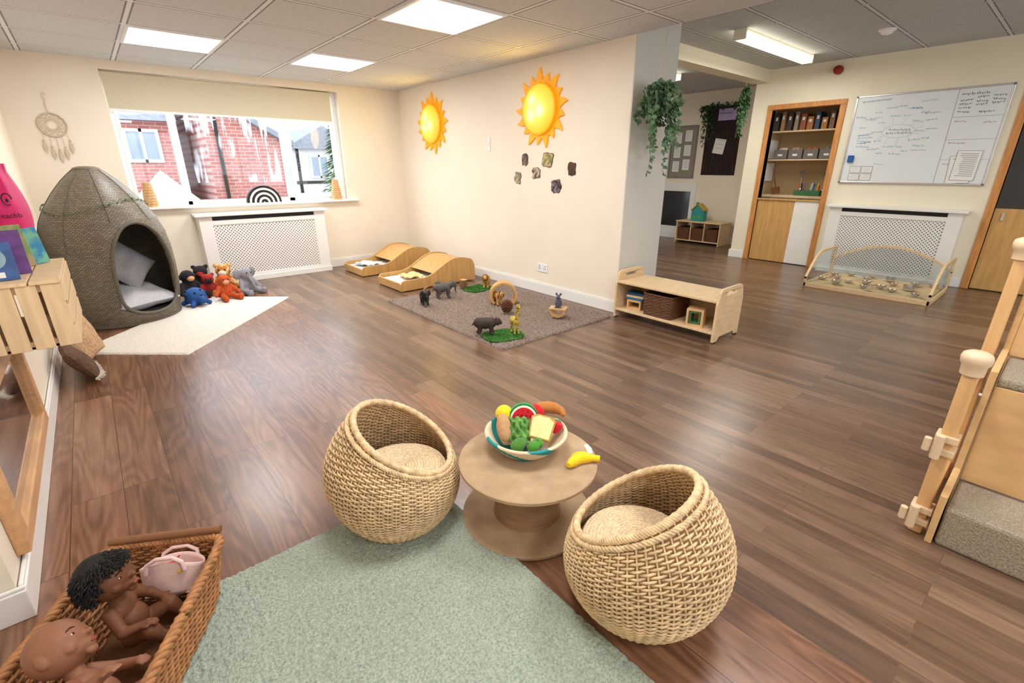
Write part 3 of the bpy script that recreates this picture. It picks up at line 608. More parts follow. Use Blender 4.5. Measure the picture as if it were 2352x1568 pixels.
def book(loc,rot,w,h,t_,c,lab,c2=None,grp='picture books on the crate shelf'):
    e=E('picture_book',lab,'book',loc,rot,group=grp)
    n='cover_%d_%d_%d'%c
    ob('cover',G().box(0,w,0,.003,0,h).box(0,w,t_-.003,t_,0,h).box(-.003,0,0,t_,0,h),mat(n,c,.35,.15,22,c2=c2,thr=(.42,.6)),par=e,bev=.001)
    ob('pages',G().box(0,w-.004,.003,t_-.003,.004,h-.004),PAPER,par=e)
    return e
b_=book((-.385,2.48,.874),(R(-8),0,R(2)),.125,.135,.012,(60,92,150),'blue picture book with oval drawing on cover',None)
ob('cover_picture',G().prism([(.04*cos(a*.314)+.065,.04*sin(a*.314)+.08) for a in range(20)],.002,TR((0,0,0),(pi/2,0,0))),mat('oval_pic',(150,180,196),.4,.2,20,c2=(120,150,170)),par=b_)
ob('barcode_panel',G().box(.05,.09,-.003,-.001,.01,.03),PAPER,par=b_)
book((-.385,2.60,.874),(R(-6),0,R(4)),.15,.165,.014,(104,62,130),'purple picture book standing on crate shelf')
book((-.30,2.76,.874),(R(-8),0,R(40)),.09,.17,.01,(120,150,90),'green illustrated woodland picture book',(170,150,110))
book((-.25,2.82,.874),(R(-8),0,R(50)),.09,.15,.01,(40,130,180),'bright turquoise picture book with colourful cover',(110,180,150))
e=E('pink_bag','bright pink drawstring bag hanging with black printed logo','bag',(XL,3.72,.86))
PNK=mat('hot_pink',(226,40,120),.5,.1,9,bump=.3)
def pkf(u,v):
    a=2*pi*u;w=.17*(.55+.45*sin(pi*min(1,v*.9+.12)))*(1-.35*v**3);d=.08*(.5+.5*sin(pi*min(1,v+.1)))
    return (.08+d*cos(a),w*sin(a)+.01*sin(7*a)*v,.42*v)
ob('fabric_body',G().grid(pkf,48,20,None,True).sph((.08,0,.0),(.06,.12,.02)),PNK,par=e,smooth=True)
ob('drawstring',G().tube([(.08,-.05,.4),(.03,-.02,.5),(.0,0,.55),(.03,.02,.5),(.08,.05,.4)],.005,6),PNK,par=e)
ob('wall_hook',G().cyl((0,0,.55),(.03,0,.555),.008).box(-.001,.004,-.02,.02,.52,.58),METAL,par=e)
def txt(s,size,m_,par,M,name='lettering'):
    c=bpy.data.curves.new('t','FONT');c.body=s;c.size=size;c.extrude=.0005;o=bpy.data.objects.new('t',c);COL.objects.link(o)
    bpy.context.view_layer.update();me=bpy.data.meshes.new_from_object(o.evaluated_get(bpy.context.evaluated_depsgraph_get()));bpy.data.objects.remove(o)
    me.materials.clear();me.materials.append(m_);o=bpy.data.objects.new(name,me);COL.objects.link(o);o.parent=par;o.matrix_local=M;return o
MF=Matrix(((1,0,0,0),(0,0,-1,0),(0,1,0,0),(0,0,0,1)))
txt('.breachb',.034,BLACK,e,Matrix.Translation((.02,-.178,.16))@MF)
ob('logo',G().tube([(.10+.018*cos(a*.4),-.176,.25+.028*sin(a*.4)) for a in range(14)],.003,5).sph((.1,-.176,.245),(.006,.003,.01),8,6),BLACK,par=e)
# pillows
def pillow(name,lab,m_,w,l,t_,loc,rot,par=None,cat='cushion',M=None):
    g=G()
    for s in(1,-1):
        g.grid(lambda u,v:((u-.5)*w*(1-.08*sin(pi*v)),(v-.5)*l*(1-.08*sin(pi*u)),s*t_/2*((1-(2*u-1)**2)*(1-(2*v-1)**2))**.45*(1+.25*noise.noise(V((u*4,v*4,s))))),20,20)
    o=ob(name,g,m_,loc=loc,rot=rot,smooth=True,ang=180,label=lab,cat=cat,par=par)
    if M: o.matrix_world=M
    return o
pillow('woven_cushion','tan woven cushion leaning against the wall',mat('tan_weave',(190,154,118),.8,.3,70,bump=1),.3,.34,.09,(-.25,4.2,.17),(R(20),R(75),0))
fc=pillow('furry_cushion','dark brown cushion with white fluffy edge on floor',mat('brown_fur',(82,58,44),1.,.4,50,bump=3,c2=(112,84,66)),.24,.34,.1,(-.28,3.86,.12),(R(-4),R(60),R(4)))
g=G()
for i in range(900):
    y=random.uniform(-.17,.17);p=V((.10,y,random.uniform(-.012,.012)));d=V((random.uniform(-.2,.4),random.uniform(-.6,.6),random.uniform(-.2,.9)))*.045;g.tube([p,p+d],[.007,.001],4)
ob('white_fleece_trim',g,mat('white_fleece',(225,220,208),1.,.1,30),par=fc,kind='stuff')
# ---------------------------------------------------------------- pod
pd=E('rattan_egg_pod','grey-brown woven rattan egg pod with arched opening','play pod',(.03,5.35,0),(0,0,R(-60)))
prof=[(.385,0),(.41,.1),(.435,.28),(.442,.45),(.438,.6),(.42,.74),(.382,.86),(.325,.97),(.255,1.07),(.185,1.155),(.13,1.21),(.09,1.245)]
HT=1.245
def pr_(z):
    for (a,b1),(c,d1) in zip(prof,prof[1:]):
        if z<=d1: return a+(c-a)*(z-b1)/(d1-b1)
    return .09
WO=.25
def inside(th,z):
    w=WO if z<.42 else WO*math.sqrt(max(0,1-((z-.42)/.42)**2))
    return z>.09 and z<.84 and abs(th)*pr_(z)<w*(1 if z>.2 else math.sqrt(max(0,1-((.2-z)/.12)**2)))
vs=[];fs=[];NU,NV=200,110
for j in range(NV+1):
    z=HT*j/NV;r=pr_(z)
    for i in range(NU): th=2*pi*i/NU-pi;vs.append((r*cos(th),r*sin(th),z))
for j in range(NV):
    for i in range(NU):
        th=2*pi*(i+.5)/NU-pi;z=HT*(j+.5)/NV
        if not inside(th,z): k=(i+1)%NU;fs.append((j*NU+i,j*NU+k,(j+1)*NU+k,(j+1)*NU+i))
POD=angweave('pod_weave',(116,106,90),(142,132,114),90,42,.4)
o=ob('woven_shell',G().add(vs,fs),POD,par=pd,smooth=True,ang=60);d=o.modifiers.new('s','SOLIDIFY');d.thickness=.02;d.offset=-1
pts=[]
for k in range(80):
    a=2*pi*k/80
    if cos(a)>0: z=.42+.42*cos(a);y_=WO*sin(a)
    else:
        z=.42+.33*cos(a);y_=WO*math.sqrt(max(0,1-abs(cos(a))**5))*(1 if sin(a)>0 else -1)
    r=pr_(z)+.004;th=y_/r;pts.append((r*cos(th),r*sin(th),z))
PRM=mat('pod_rim',(98,92,80),.5,.2,60,bump=.6)
ob('opening_rim',G().tube(pts,.014,8,True),PRM,par=pd,smooth=True)
ob('seam_band',G().tube([(.432*cos(a*pi/40),.432*sin(a*pi/40),.63) for a in range(8,73)],.007,6),PRM,par=pd,smooth=True)
for k in range(8):
    th=pi/8+k*pi/4;z0=.64 if abs(((th+pi)%(2*pi))-pi)>.7 else .85
    ob('shell_seam',G().tube([((pr_(z)+.001)*cos(th),(pr_(z)+.001)*sin(th),z) for z in [z0+(HT-z0)*i/14 for i in range(15)]],.004,6),PRM,par=pd,smooth=True)
ob('base_ring',G().tube([(.39*cos(a*pi/30),.39*sin(a*pi/30),.015) for a in range(60)],.015,6,True),PRM,par=pd,smooth=True)
ob('top_cap',G().lathe([(.095,1.238),(.088,1.258),(.05,1.27),(.001,1.273)],24),POD,par=pd,smooth=True)
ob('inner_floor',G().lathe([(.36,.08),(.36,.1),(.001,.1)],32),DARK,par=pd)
g=G()
for i in range(260):
    a=i/260*2*pi;z=.97+.05*sin(a*2+1)+random.uniform(-.01,.01);r=pr_(z)+.012;c=V((r*cos(a),r*sin(a),z));q=V([random.uniform(-1,1) for _ in range(3)]).normalized()*.016;p=V([random.uniform(-1,1) for _ in range(3)]).normalized()*.007;g.add([c-p,c+q,c+p],[(0,1,2)])
ob('leaf_garland',g,mat('dull_green_leaf',(92,112,70),.8,.3,20),par=pd,kind='stuff')
d=V((cos(R(-60)),sin(R(-60)),0));c=V((.03,5.35,0));sd=V((-d.y,d.x,0))
q=c+d*.12
pillow('seat_cushion','large light grey seat cushion inside the pod',mat('light_grey_fabric',(196,198,205),.95,.08,50,bump=.4),.5,.5,.2,(q.x,q.y,.205),(0,R(10),R(-60)))
def pm_(pos,nrm,roll):
    return frame(pos,nrm,V((0,0,1)))@Matrix.Rotation(roll,4,'Z')
pillow('grey_pillow','grey square pillow propped on its corner in pod',GREY,.36,.36,.15,(0,0,0),(0,0,0),M=pm_(c+d*.1+sd*.03+V((0,0,.47)),d+V((0,0,.5)),R(42)))
pillow('grey_pillow','flat dark grey pillow against the pod side',mat('dark_grey_fabric',(130,129,132),.95,.1,60,bump=.5),.3,.3,.12,(0,0,0),(0,0,0),M=pm_(c+d*.06-sd*.2+V((0,0,.38)),d*.8+sd*.7+V((0,0,.3)),R(10)))
# ---------------------------------------------------------------- plush toys
def plush(name,lab,m_,loc,rz,s,ear='round',m2=None,snout=0,long=1.,rx=0):
    e=E(name,lab,'soft toy',loc,(rx,0,rz),group='soft toys piled beside the pod')
    g=G();g.sph((0,0,.07*s),(.06*s,.055*s,.075*s));hz=.17*s
    g.sph((0,.01*s,hz),(.052*s,.05*s,.05*s))
    if snout>1:
        g.cap((0,.04*s,hz-.01*s),(0,.08*s,hz-.06*s),.02*s,.015*s);g.cap((0,.08*s,hz-.06*s),(0,.1*s,hz-.11*s),.015*s,.011*s)
    for k in(-1,1):
        g.cap((k*.05*s,.01*s,.11*s),(k*.085*s*long,.05*s,.05*s),.022*s,.018*s);g.cap((k*.04*s,.03*s,.03*s),(k*.065*s,.12*s*long,.02*s),.026*s,.024*s);g.sph((k*.065*s,.125*s*long,.03*s),(.025*s,.018*s,.03*s))
        if ear=='round': g.sph((k*.045*s,0,hz+.04*s),(.018*s,.01*s,.018*s))
        elif ear=='big': g.sph((k*.068*s,-.005*s,hz+.005*s),(.04*s,.01*s,.045*s))
        elif ear=='side': g.sph((k*.056*s,0,hz),(.016*s,.01*s,.018*s))
    ob('plush_body',g,m_,par=e,rem=.007*s)
    if snout<=1: ob('muzzle',G().sph((0,.05*s,hz-.012*s),(.028*s,.02*s,.022*s)),m2 or m_,par=e,smooth=True)
    for k in(-1,1): ob('eye',G().sph((k*.02*s,.055*s,hz+.014*s),.006*s,8,6),BLACK,par=e,smooth=True)
    return e
OR=mat('orange_plush',(190,82,38),1.,.3,60,bump=2);BKP=mat('black_plush',(38,36,40),1.,.3,60,bump=2);RD=mat('red_plush',(154,44,42),1.,.2,60,bump=1);GRP=mat('grey_plush',(140,140,148),1.,.15,60,bump=1)
YP=mat('giraffe_plush',(184,114,54),1.,.2,22,c2=(224,190,124),thr=(.45,.52));BLP=mat('blue_knit',(34,80,146),.8,.2,30,bump=2);PCH=mat('peach_plush',(220,160,120),1.,.1,40)
plush('plush_monkey','black furry toy monkey sitting at the back',BKP,(.56,5.68,.014),.4+pi,1.3,'side',PCH)
plush('plush_parrot','small red and black soft toy between others',RD,(.73,5.66,0),pi,1.1,'round',BKP)
plush('plush_giraffe','orange patterned soft toy giraffe with pale muzzle',YP,(.9,5.76,0),-.3+pi,1.4,'round',mat('cream_plush',(235,220,190),1.,.1,40))
plush('plush_orangutan','orange furry toy orangutan with long arms',OR,(.83,5.43,.014),-2.9,1.1,'side',PCH,long=1.2)
plush('plush_elephant','grey soft toy elephant with big ears and trunk',GRP,(1.06,5.57,0),-2.7,1.25,'big',snout=2)
plush('plush_bear','dark teddy with colourful patches behind pile',BKP,(.72,5.95,0),2.9,1.3,'round',RD)
e=E('blue_knitted_turtle','blue knitted toy turtle with open holes','soft toy',(.56,5.34,.014),(0,0,.4),group='soft toys piled beside the pod')
g=G().sph((0,0,.085),(.095,.09,.085));g.sph((.0,-.1,.06),(.038,.042,.038))
for a in(.7,2.4,3.9,5.5): g.cap((.05*cos(a),.05*sin(a),.05),(.11*cos(a),.11*sin(a),.02),.025,.022)
ob('body',g,BLP,par=e,rem=.007)
for i in range(12):
    a=i*2.4;h=.1+.8*(i/12);q=V((cos(a)*math.sqrt(1-h*h)*.094,sin(a)*math.sqrt(1-h*h)*.089,.085+h*.083));ob('shell_spot',G().sph(q,(.013,.013,.01),8,6),BLACK,par=e)
# ---------------------------------------------------------------- low beds
def bed(loc,lab):
    e=E('toddler_bed',lab,'bed',loc,group='low wooden toddler beds')
    Lx,Wy=.98,.54
    def zt(x):
        t=max(0,min(1,(x-.28)/.45));s=t*t*(3-2*t);z=.12+.17*s
        if x>.75:z-=.045*((x-.75)/.23)**2*1.2
        if x<.05:z-=.035*(1-x/.05)**2
        if x>.93:z-=.06*((x-.93)/.05)**2
        return z
    pts=[(0,0.01)]+[(Lx*i/40,zt(Lx*i/40)) for i in range(41)]+[(Lx,0.01)]
    for y in(0,Wy-.022):
        ob('side_panel',G().prism(pts,.022,TR((0,y+.022,0),(pi/2,0,0))),PLY3,par=e,bev=.005)
    ob('curved_hood',G().grid(lambda u,v:(.42+.54*u,.022+(Wy-.044)*v,zt(.42+.54*u)-.012),24,2),PLY3,par=e,smooth=True)
    ob('end_panel',G().box(0,.02,.022,Wy-.022,.01,.095).box(Lx-.03,Lx-.01,.022,Wy-.022,.01,.2),PLY3,par=e,bev=.004)
    ob('base',G().box(.02,Lx-.03,.022,Wy-.022,.01,.03),PLY3,par=e)
    ob('mattress',G().box(.03,.6,.03,Wy-.03,.03,.08),mat('white_sheet',(226,226,224),.9,.03,10,bump=.3),par=e,bev=.015)
    return e
bed((2.32,5.52,0),'low wooden toddler bed with sweeping curved hood by corner')
bed((2.31,4.52,0),'low wooden toddler bed with curved hood against wall')
def cloth(name,lab,m_,w,l,loc,rz,k=.02):
    g=G().grid(lambda u,v:((u-.5)*w,(v-.5)*l,.022+k*noise.noise(V((u*5,v*5,loc[0])))+k*.4*sin(u*14+v*4)),30,30)
    o=ob(name,g,m_,loc=loc,rot=(0,0,rz),smooth=True,ang=180,label=lab,cat='blanket');d=o.modifiers.new('s','SOLIDIFY');d.thickness=.008;return o
cloth('folded_blanket','pale grey patterned blanket folded on the bed',mat('grey_blanket',(176,184,186),.95,.2,40,c2=(220,222,222)),.22,.3,(2.52,5.78,.085),.3)
cloth('folded_blanket','peach coloured blanket crumpled on the bed',mat('peach_blanket',(232,196,140),.95,.1,20),.22,.26,(2.58,4.78,.085),-.2)
# ---------------------------------------------------------------- toy animals
def animal(name,lab,m_,loc,rz,L,leg,bw,neck,hd,muz,ears=0,trunk=0,tail=.5,grp='toy animals on shaggy rug'):
    g=G();zc=leg+bw*.75;s=L
    g.cap((-.32*s,0,zc),(0,0,zc-.02*s),bw*.95,bw*.98);g.cap((0,0,zc),(.27*s,0,zc+.03*s),bw*.98,bw*.9)
    lw=bw*.55;lr=bw*.36
    for k in(-1,1):
        g.cap((.27*s,k*lw,zc-.1*bw),(.25*s,k*lw,leg*.5),lr*1.2,lr*.8);g.cap((.25*s,k*lw,leg*.5),(.27*s,k*lw,lr*.6),lr*.8,lr*.75);g.sph((.3*s,k*lw,lr*.55),(lr*1.1,lr*.9,lr*.55))
        g.cap((-.32*s,k*lw,zc-.1*bw),(-.24*s,k*lw,leg*.66),lr*1.35,lr*.95);g.cap((-.24*s,k*lw,leg*.66),(-.36*s,k*lw,leg*.36),lr*.9,lr*.7);g.cap((-.36*s,k*lw,leg*.36),(-.33*s,k*lw,lr*.6),lr*.7,lr*.7);g.sph((-.3*s,k*lw,lr*.55),(lr*1.1,lr*.9,lr*.55))
    n0=V((.3*s,0,zc+.2*bw));n1=n0+V(neck);g.cap(n0,n1,bw*.62,hd*.75);g.sph(n1,(hd*1.15,hd*.9,hd))
    m1=n1+V((muz,0,-muz*.35));g.cap(n1,m1,hd*.65,hd*.42)
    for k in(-1,1):
        if ears>1: g.sph(n1+V((-hd*.3,k*hd*1.1,0)),(hd*.25,hd*.8,hd*1.0),12,8,(0,0,k*.5))
        else: g.sph(n1+V((-hd*.3,k*hd*.6,hd*.8)),(hd*.2,hd*.28,hd*.35+ears*hd))
    if trunk:
        p=[m1,m1+V((.35*hd,0,-hd)),m1+V((.2*hd,0,-2*hd)),m1+V((.6*hd,0,-2.6*hd))]
        for a,b1,r in zip(p,p[1:],(.38,.3,.24)): g.cap(a,b1,hd*r,hd*r*.8)
        for k in(-1,1): g.cap(m1+V((0,k*hd*.35,-.2*hd)),m1+V((hd*.9,k*hd*.4,-.5*hd)),hd*.13,hd*.06)
    g.cap((-.34*s-bw*.7,0,zc+.2*bw),(-.34*s-bw*1.1,0,zc-leg*tail),bw*.14,bw*.1)
    e=E(name,lab,'toy animal',loc,(0,0,rz),group=grp);ob('body',g,m_,par=e,rem=max(.0028,L*.022),sm=2)
    for k in(-1,1): ob('eye',G().sph(n1+V((hd*.65,k*hd*.62,hd*.25)),hd*.14,8,6),BLACK,par=e)
    return e,n1
EL=mat('grey_elephant_plastic',(84,80,78),.5,.2,20);EB=mat('black_ape_plastic',(34,34,36),.45,.2,20);LN=mat('lion_plastic',(190,150,70),.5,.2,20)
Z=.026
animal('toy_elephant','small black plastic elephant figure at the rug edge',EB,(2.22,3.88,Z),-1.9,.16,.06,.038,(.04,0,.03),.028,.02,2,1)
animal('toy_elephant','grey plastic elephant figure with trunk and tusks',EL,(2.5,3.98,Z),-.4,.18,.07,.045,(.045,0,.02),.032,.015,2,1)
animal('toy_elephant','dark plastic elephant calf beside curved twig',EL,(2.62,4.14,Z),2.6,.13,.05,.034,(.035,0,.02),.024,.012,2,1)
GRS=mat('artificial_grass',(60,116,42),.9,.35,50)
def grass(loc,rz,w,l,lab):
    g=G().prism([(w/2*(1+.12*noise.noise(V((cos(a)*2,sin(a)*2,w*9))))*cos(a)*(abs(cos(a))**3+abs(sin(a))**3)**(-.333),l/2*sin(a)*(abs(cos(a))**3+abs(sin(a))**3)**(-.333)) for a in [2*pi*i/28 for i in range(28)]],.008)
    for i in range(900):
        x=random.uniform(-.5,.5)*w*.92;y=random.uniform(-.5,.5)*l*.92;dx,dy=random.uniform(-.01,.01),random.uniform(-.01,.01);a=random.uniform(0,pi)
        g.add([(x-.002*cos(a),y-.002*sin(a),.007),(x+.002*cos(a),y+.002*sin(a),.007),(x+dx,y+dy,.022)],[(0,1,2)])
    ob('grass_mat',g,GRS,loc=loc,rot=(0,0,rz),label=lab,cat='toy grass')
grass((2.22,2.7,Z-.002),-.3,.32,.26,'square of bright green artificial grass under bear');grass((2.98,4.06,Z-.002),.2,.3,.24,'square of artificial grass with log and lion')
animal('toy_bear','dark brown plastic bear figure walking on grass',mat('dark_bear_plastic',(62,46,42),.6,.2,20),(2.13,2.8,Z+.012),-.8,.17,.05,.046,(.038,0,.005),.03,.028,0)
e,n1=animal('toy_giraffe','yellow spotted plastic giraffe figure standing on grass',mat('giraffe_plastic',(206,180,80),.5,.1,55,c2=(150,130,50),thr=(.5,.56)),(2.31,2.66,Z+.012),-1.9,.12,.08,.028,(.03,0,.125),.018,.024,.4)
for k in(-1,1): ob('horn',G().cap((n1.x-.005,k*.006,n1.z+.01),(n1.x-.008,k*.008,n1.z+.028),.0025,.004),BLACK,par=e)
e,n1=animal('toy_lion','tan plastic lion figure walking on grass mat',LN,(3.08,4.02,Z+.012),-2.4,.17,.055,.036,(.03,0,.03),.026,.02,0)
ob('mane',G().sph((n1.x-.012,0,n1.z-.005),(.028,.037,.039)),mat('lion_mane',(130,84,36),.7,.3,30,bump=1),par=e,smooth=True)
animal('toy_tiger','orange striped plastic tiger stepping through wooden arch',mat('tiger_plastic',(206,150,76),.5,.1,10,c2=(50,34,24),thr=(.52,.56),st=(9,1,1)),(2.76,3.45,Z),-1.7,.19,.055,.038,(.04,0,.02),.028,.022,0)
LOG=mat('bark_log',(120,92,60),.85,.35,24,bump=1)
e=E('toy_log','short cut wooden log standing on grass','toy log',(2.88,4.17,Z+.01));ob('bark',G().lathe([(.042,0),(.044,.03),(.04,.085)],14),LOG,par=e);ob('cut_top',G().lathe([(.038,.085),(.001,.088)],14),PLY2,par=e)
def arcblock(name,lab,loc,rz,ro,ri,w,a0,a1,m_=PLY3):
    p=[(ro*cos(a0+(a1-a0)*k/20),ro*sin(a0+(a1-a0)*k/20)) for k in range(21)]+[(ri*cos(a0+(a1-a0)*k/20),ri*sin(a0+(a1-a0)*k/20)) for k in range(20,-1,-1)]
    ob(name,G().prism(p,w,TR((0,w/2,0),(pi/2,0,0))),m_,loc=loc,rot=(0,0,rz),bev=.003,label=lab,cat='wooden arch')
arcblock('wooden_arch','curved natural wooden arch block standing over tiger',(2.82,3.42,Z+.085),-.6,.13,.106,.11,R(-42),R(220))
arcblock('wooden_twig_arch','thin curved brown wooden arch between elephants',(2.42,4.12,Z),.2,.11,.097,.02,0,pi,m_=mat('brown_wood',(140,98,60),.6,.2,9))
arcblock('wooden_cradle_block','half-round wooden cradle block supporting toy mouse',(2.9,2.76,Z+.075),-1.0,.07,.052,.1,pi,2*pi)
ob('wooden_board',G().box(-.075,.075,-.052,.052,0,.012),PLY2,loc=(2.9,2.76,Z+.075),rot=(0,0,-1.0),bev=.003,label='small flat wooden board on the cradle block',cat='wooden block')
e=E('toy_mouse','grey toy mouse sitting up on wooden cradle','toy animal',(2.9,2.76,Z+.088),(0,0,-2.6),group='toy animals on shaggy rug')
g=G().sph((0,0,.035),(.038,.032,.04)).sph((.01,0,.07),(.025,.023,.03)).sph((.022,0,.1),(.022,.018,.018));g.cap((.03,0,.1),(.052,0,.103),.013,.005)
for k in(-1,1): g.sph((.008,k*.018,.12),(.005,.012,.013));g.cap((.02,k*.016,.06),(.04,k*.01,.05),.006,.005);g.sph((.03,k*.02,.006),(.02,.008,.006))
g.cap((-.03,0,.01),(-.07,.02,.008),.004,.003);ob('body',g,mat('mouse_grey',(92,94,104),.8,.15,30),par=e,rem=.0035)
ob('nose',G().sph((.057,0,.104),.004,8,6),mat('mouse_nose',(210,130,130),.6),par=e)
g=G()
for i in range(90):
    a=i*2.4;h=i/90;r=.046*sin(pi*(h*.85+.12))**.8;c=V((r*cos(a),r*sin(a),.01+.11*h));g.sph(c,(.012,.012,.006),6,4,(0,0,a))
g.sph((0,0,.06),(.033,.033,.053));ob('pine_cone',g,mat('cone_brown',(104,62,40),.8,.35,30),loc=(2.64,3.15,Z),label='large brown pine cone standing on the rug',cat='pine cone')
# ---------------------------------------------------------------- bench shelf
bx,by=3.34,1.56;WYb=.94
be=E('wooden_bench_shelf','low birch plywood bench shelf with handle cut-outs','shelf',(bx,by,0))
def rrect(x0,x1,y0,y1,r,n=6):
    out=[]
    for cx,cy,a0 in((x1-r,y1-r,0),(x0+r,y1-r,pi/2),(x0+r,y0+r,pi),(x1-r,y0+r,1.5*pi)):
        for k in range(n+1): out.append((cx+r*cos(a0+pi/2*k/n),cy+r*sin(a0+pi/2*k/n)))
    return out
side=[(.0,.0),(.06,.0),(.09,.03),(.31,.03),(.34,0),(.4,0),(.4,.3)]+[(.33+.05*cos(a),.36+.05*sin(a)) for a in [0,.4,.8,1.2,1.57]]+[(.07+.05*cos(a),.36+.05*sin(a)) for a in [1.57,2,2.4,2.8,3.14]]+[(0,.3)]
for y in(0,WYb-.02):
    ob('side_panel',G().prism(side,.02,TR((0,y+.02,.01),(pi/2,0,0)),[rrect(.12,.28,.35,.38,.014)]),PLY,par=be,bev=.004)
ob('top_board',G().box(.0,.4,.02,WYb-.02,.315,.335),PLY,par=be,bev=.004);ob('bottom_board',G().box(.0,.4,.02,WYb-.02,.07,.09),PLY,par=be,bev=.004)
ob('back_panel',G().box(.38,.392,.02,WYb-.02,.09,.315),PLY,par=be)
for y in(.01,WYb-.01):
    for x in(.03,.37): ob('foot_pad',G().cyl((x,y,0),(x,y,.012),.014),BLACK,par=be)
DW=mat('dark_brown_wicker',(104,68,44),.6,.3,50)
def boxbasket(name,lab,loc,rz,W,L,h,grp=None,m_=DW,rows=14,stk=30):
    e=E(name,lab,'basket',loc,(0,0,rz),group=grp)
    def P(u,v):
        a=2*pi*u;c,s=cos(a),sin(a);k=(abs(c)**8+abs(s)**8)**(-1/8);q=.95+.05*v;return (W/2*c*k*q,L/2*s*k*q,h*v+.004)
    ob('woven_sides',weave(P,rows,stk,.003,.0048,4,4),m_,par=e);ob('lining',G().grid(P,40,3,None,True).box(-W*.45,W*.45,-L*.45,L*.45,0,.004),m_,par=e);ob('rim',braid(P,1,.004,.005,80,2,20),m_,par=e);return e
boxbasket('wicker_basket','dark brown square wicker basket on bench shelf',(bx+.16,by+.52,.09),0,.29,.29,.18)
def ring(name,lab,loc,rz,w,h,d,th,m_,cat='wooden block'):
    ob(name,G().prism(rrect(-w/2,w/2,0,h,.004,2),d,TR((0,d/2,0),(pi/2,0,0)),[rrect(-w/2+th,w/2-th,th,h-th,.004,2)]),m_,loc=loc,rot=(0,0,rz),bev=.002,label=lab,cat=cat)
ring('wooden_frame_block','hollow square wooden block standing on lower shelf',(bx+.08,by+.2,.09),R(-75),.13,.14,.1,.018,PLY2)
ring('wooden_frame_block','smaller hollow wooden block with green liner inside',(bx+.08,by+.2,.109),R(-75),.085,.1,.09,.014,mat('green_paint_wood',(70,110,72),.6))
ring('wooden_frame_block','pale hollow rectangular wooden block beside blue books',(bx+.12,by+.79,.09),R(-80),.13,.08,.1,.016,PLY2)
for i,(c,l_) in enumerate((((50,110,160),'blue painted'),((232,206,160),'natural'),((40,90,120),'teal'))):
    ob('wooden_plank_block',G().box(-.08,.08,-.06,.06,0,.02),mat('plank_%d'%i,c,.6),loc=(bx+.14,by+.79,.171+i*.0205),rot=(0,0,R(-85)+i*.05),bev=.002,label=l_+' flat wooden block stacked on shelf',cat='wooden block',group='flat blocks stacked on bench shelf')
# ---------------------------------------------------------------- sand pit
sx0,sx1,sy0,sy1=5.92,6.78,.72,1.84
sp_=E('sand_tray','birch sand tray with clear arched acrylic sides','sand tray',(sx0,sy0,0));WX,WY_=sx1-sx0,sy1-sy0
ob('base_frame',G().box(0,WX,0,.025,0,.05).box(0,WX,WY_-.025,WY_,0,.05).box(0,.025,.025,WY_-.025,0,.05).box(WX-.025,WX,.025,WY_-.025,0,.05).box(.02,WX-.02,.02,WY_-.02,0,.02),PLY,par=sp_,bev=.004)
ACR=clear('acrylic',(.90,.93,.93,1),.07,.12)
def archpts(W,z0,h,n=24): return [(W*i/n,z0+h*sin(pi*(.12+.76*i/n))) for i in range(n+1)]
A=archpts(WY_,.1,.32)
def archwall(T,W,A):
    ob('clear_panel',G().prism([(0,.05)]+[(W,.05)]+A[::-1],.005,T@Matrix.Translation((0,0,.01))),ACR,par=sp_)
    ob('arched_frame',G().prism([(a,b+.012) for a,b in A]+[(a,b-.012) for a,b in A[::-1]],.024,T).prism([(0,.0),(.022,.0),(.022,A[0][1]),(0,A[0][1]+.012)],.024,T).prism([(W-.022,.0),(W,.0),(W,A[-1][1]+.012),(W-.022,A[-1][1])],.024,T),PLY,par=sp_,bev=.003)
archwall(Matrix.Translation((WX-.024,0,0))@T90,WY_,A)
TX=Matrix(((1,0,0,0),(0,0,1,0),(0,1,0,0),(0,0,0,1)))
A2=[(WX*i/24,.1+.26*min(1,math.sin(min(pi/2,pi*(i/24)*1.1)))) for i in range(25)]
archwall(TX,WX,A2);archwall(Matrix.Translation((0,WY_-.024,0))@TX,WX,A2)
ob('clear_front_panel',G().box(.006,.009,.02,WY_-.02,.05,.11),ACR,par=sp_)
def sf(u,v):
    x=.03+(WX-.06)*u;y=.03+(WY_-.06)*v;return (x,y,.05+.012*noise.noise(V((x*5,y*5,1)))+.004*noise.noise(V((x*20,y*20,1))))
ob('sand',G().grid(sf,60,70),mat('play_sand',(212,186,144),.95,.12,90,bump=.6),loc=(sx0,sy0,0),smooth=True,ang=180,label='fine golden play sand filling the tray',cat='sand',kind='stuff')
BM=mat('polished_bowl_steel',(200,202,206),.22,.05,20,metal=.95)
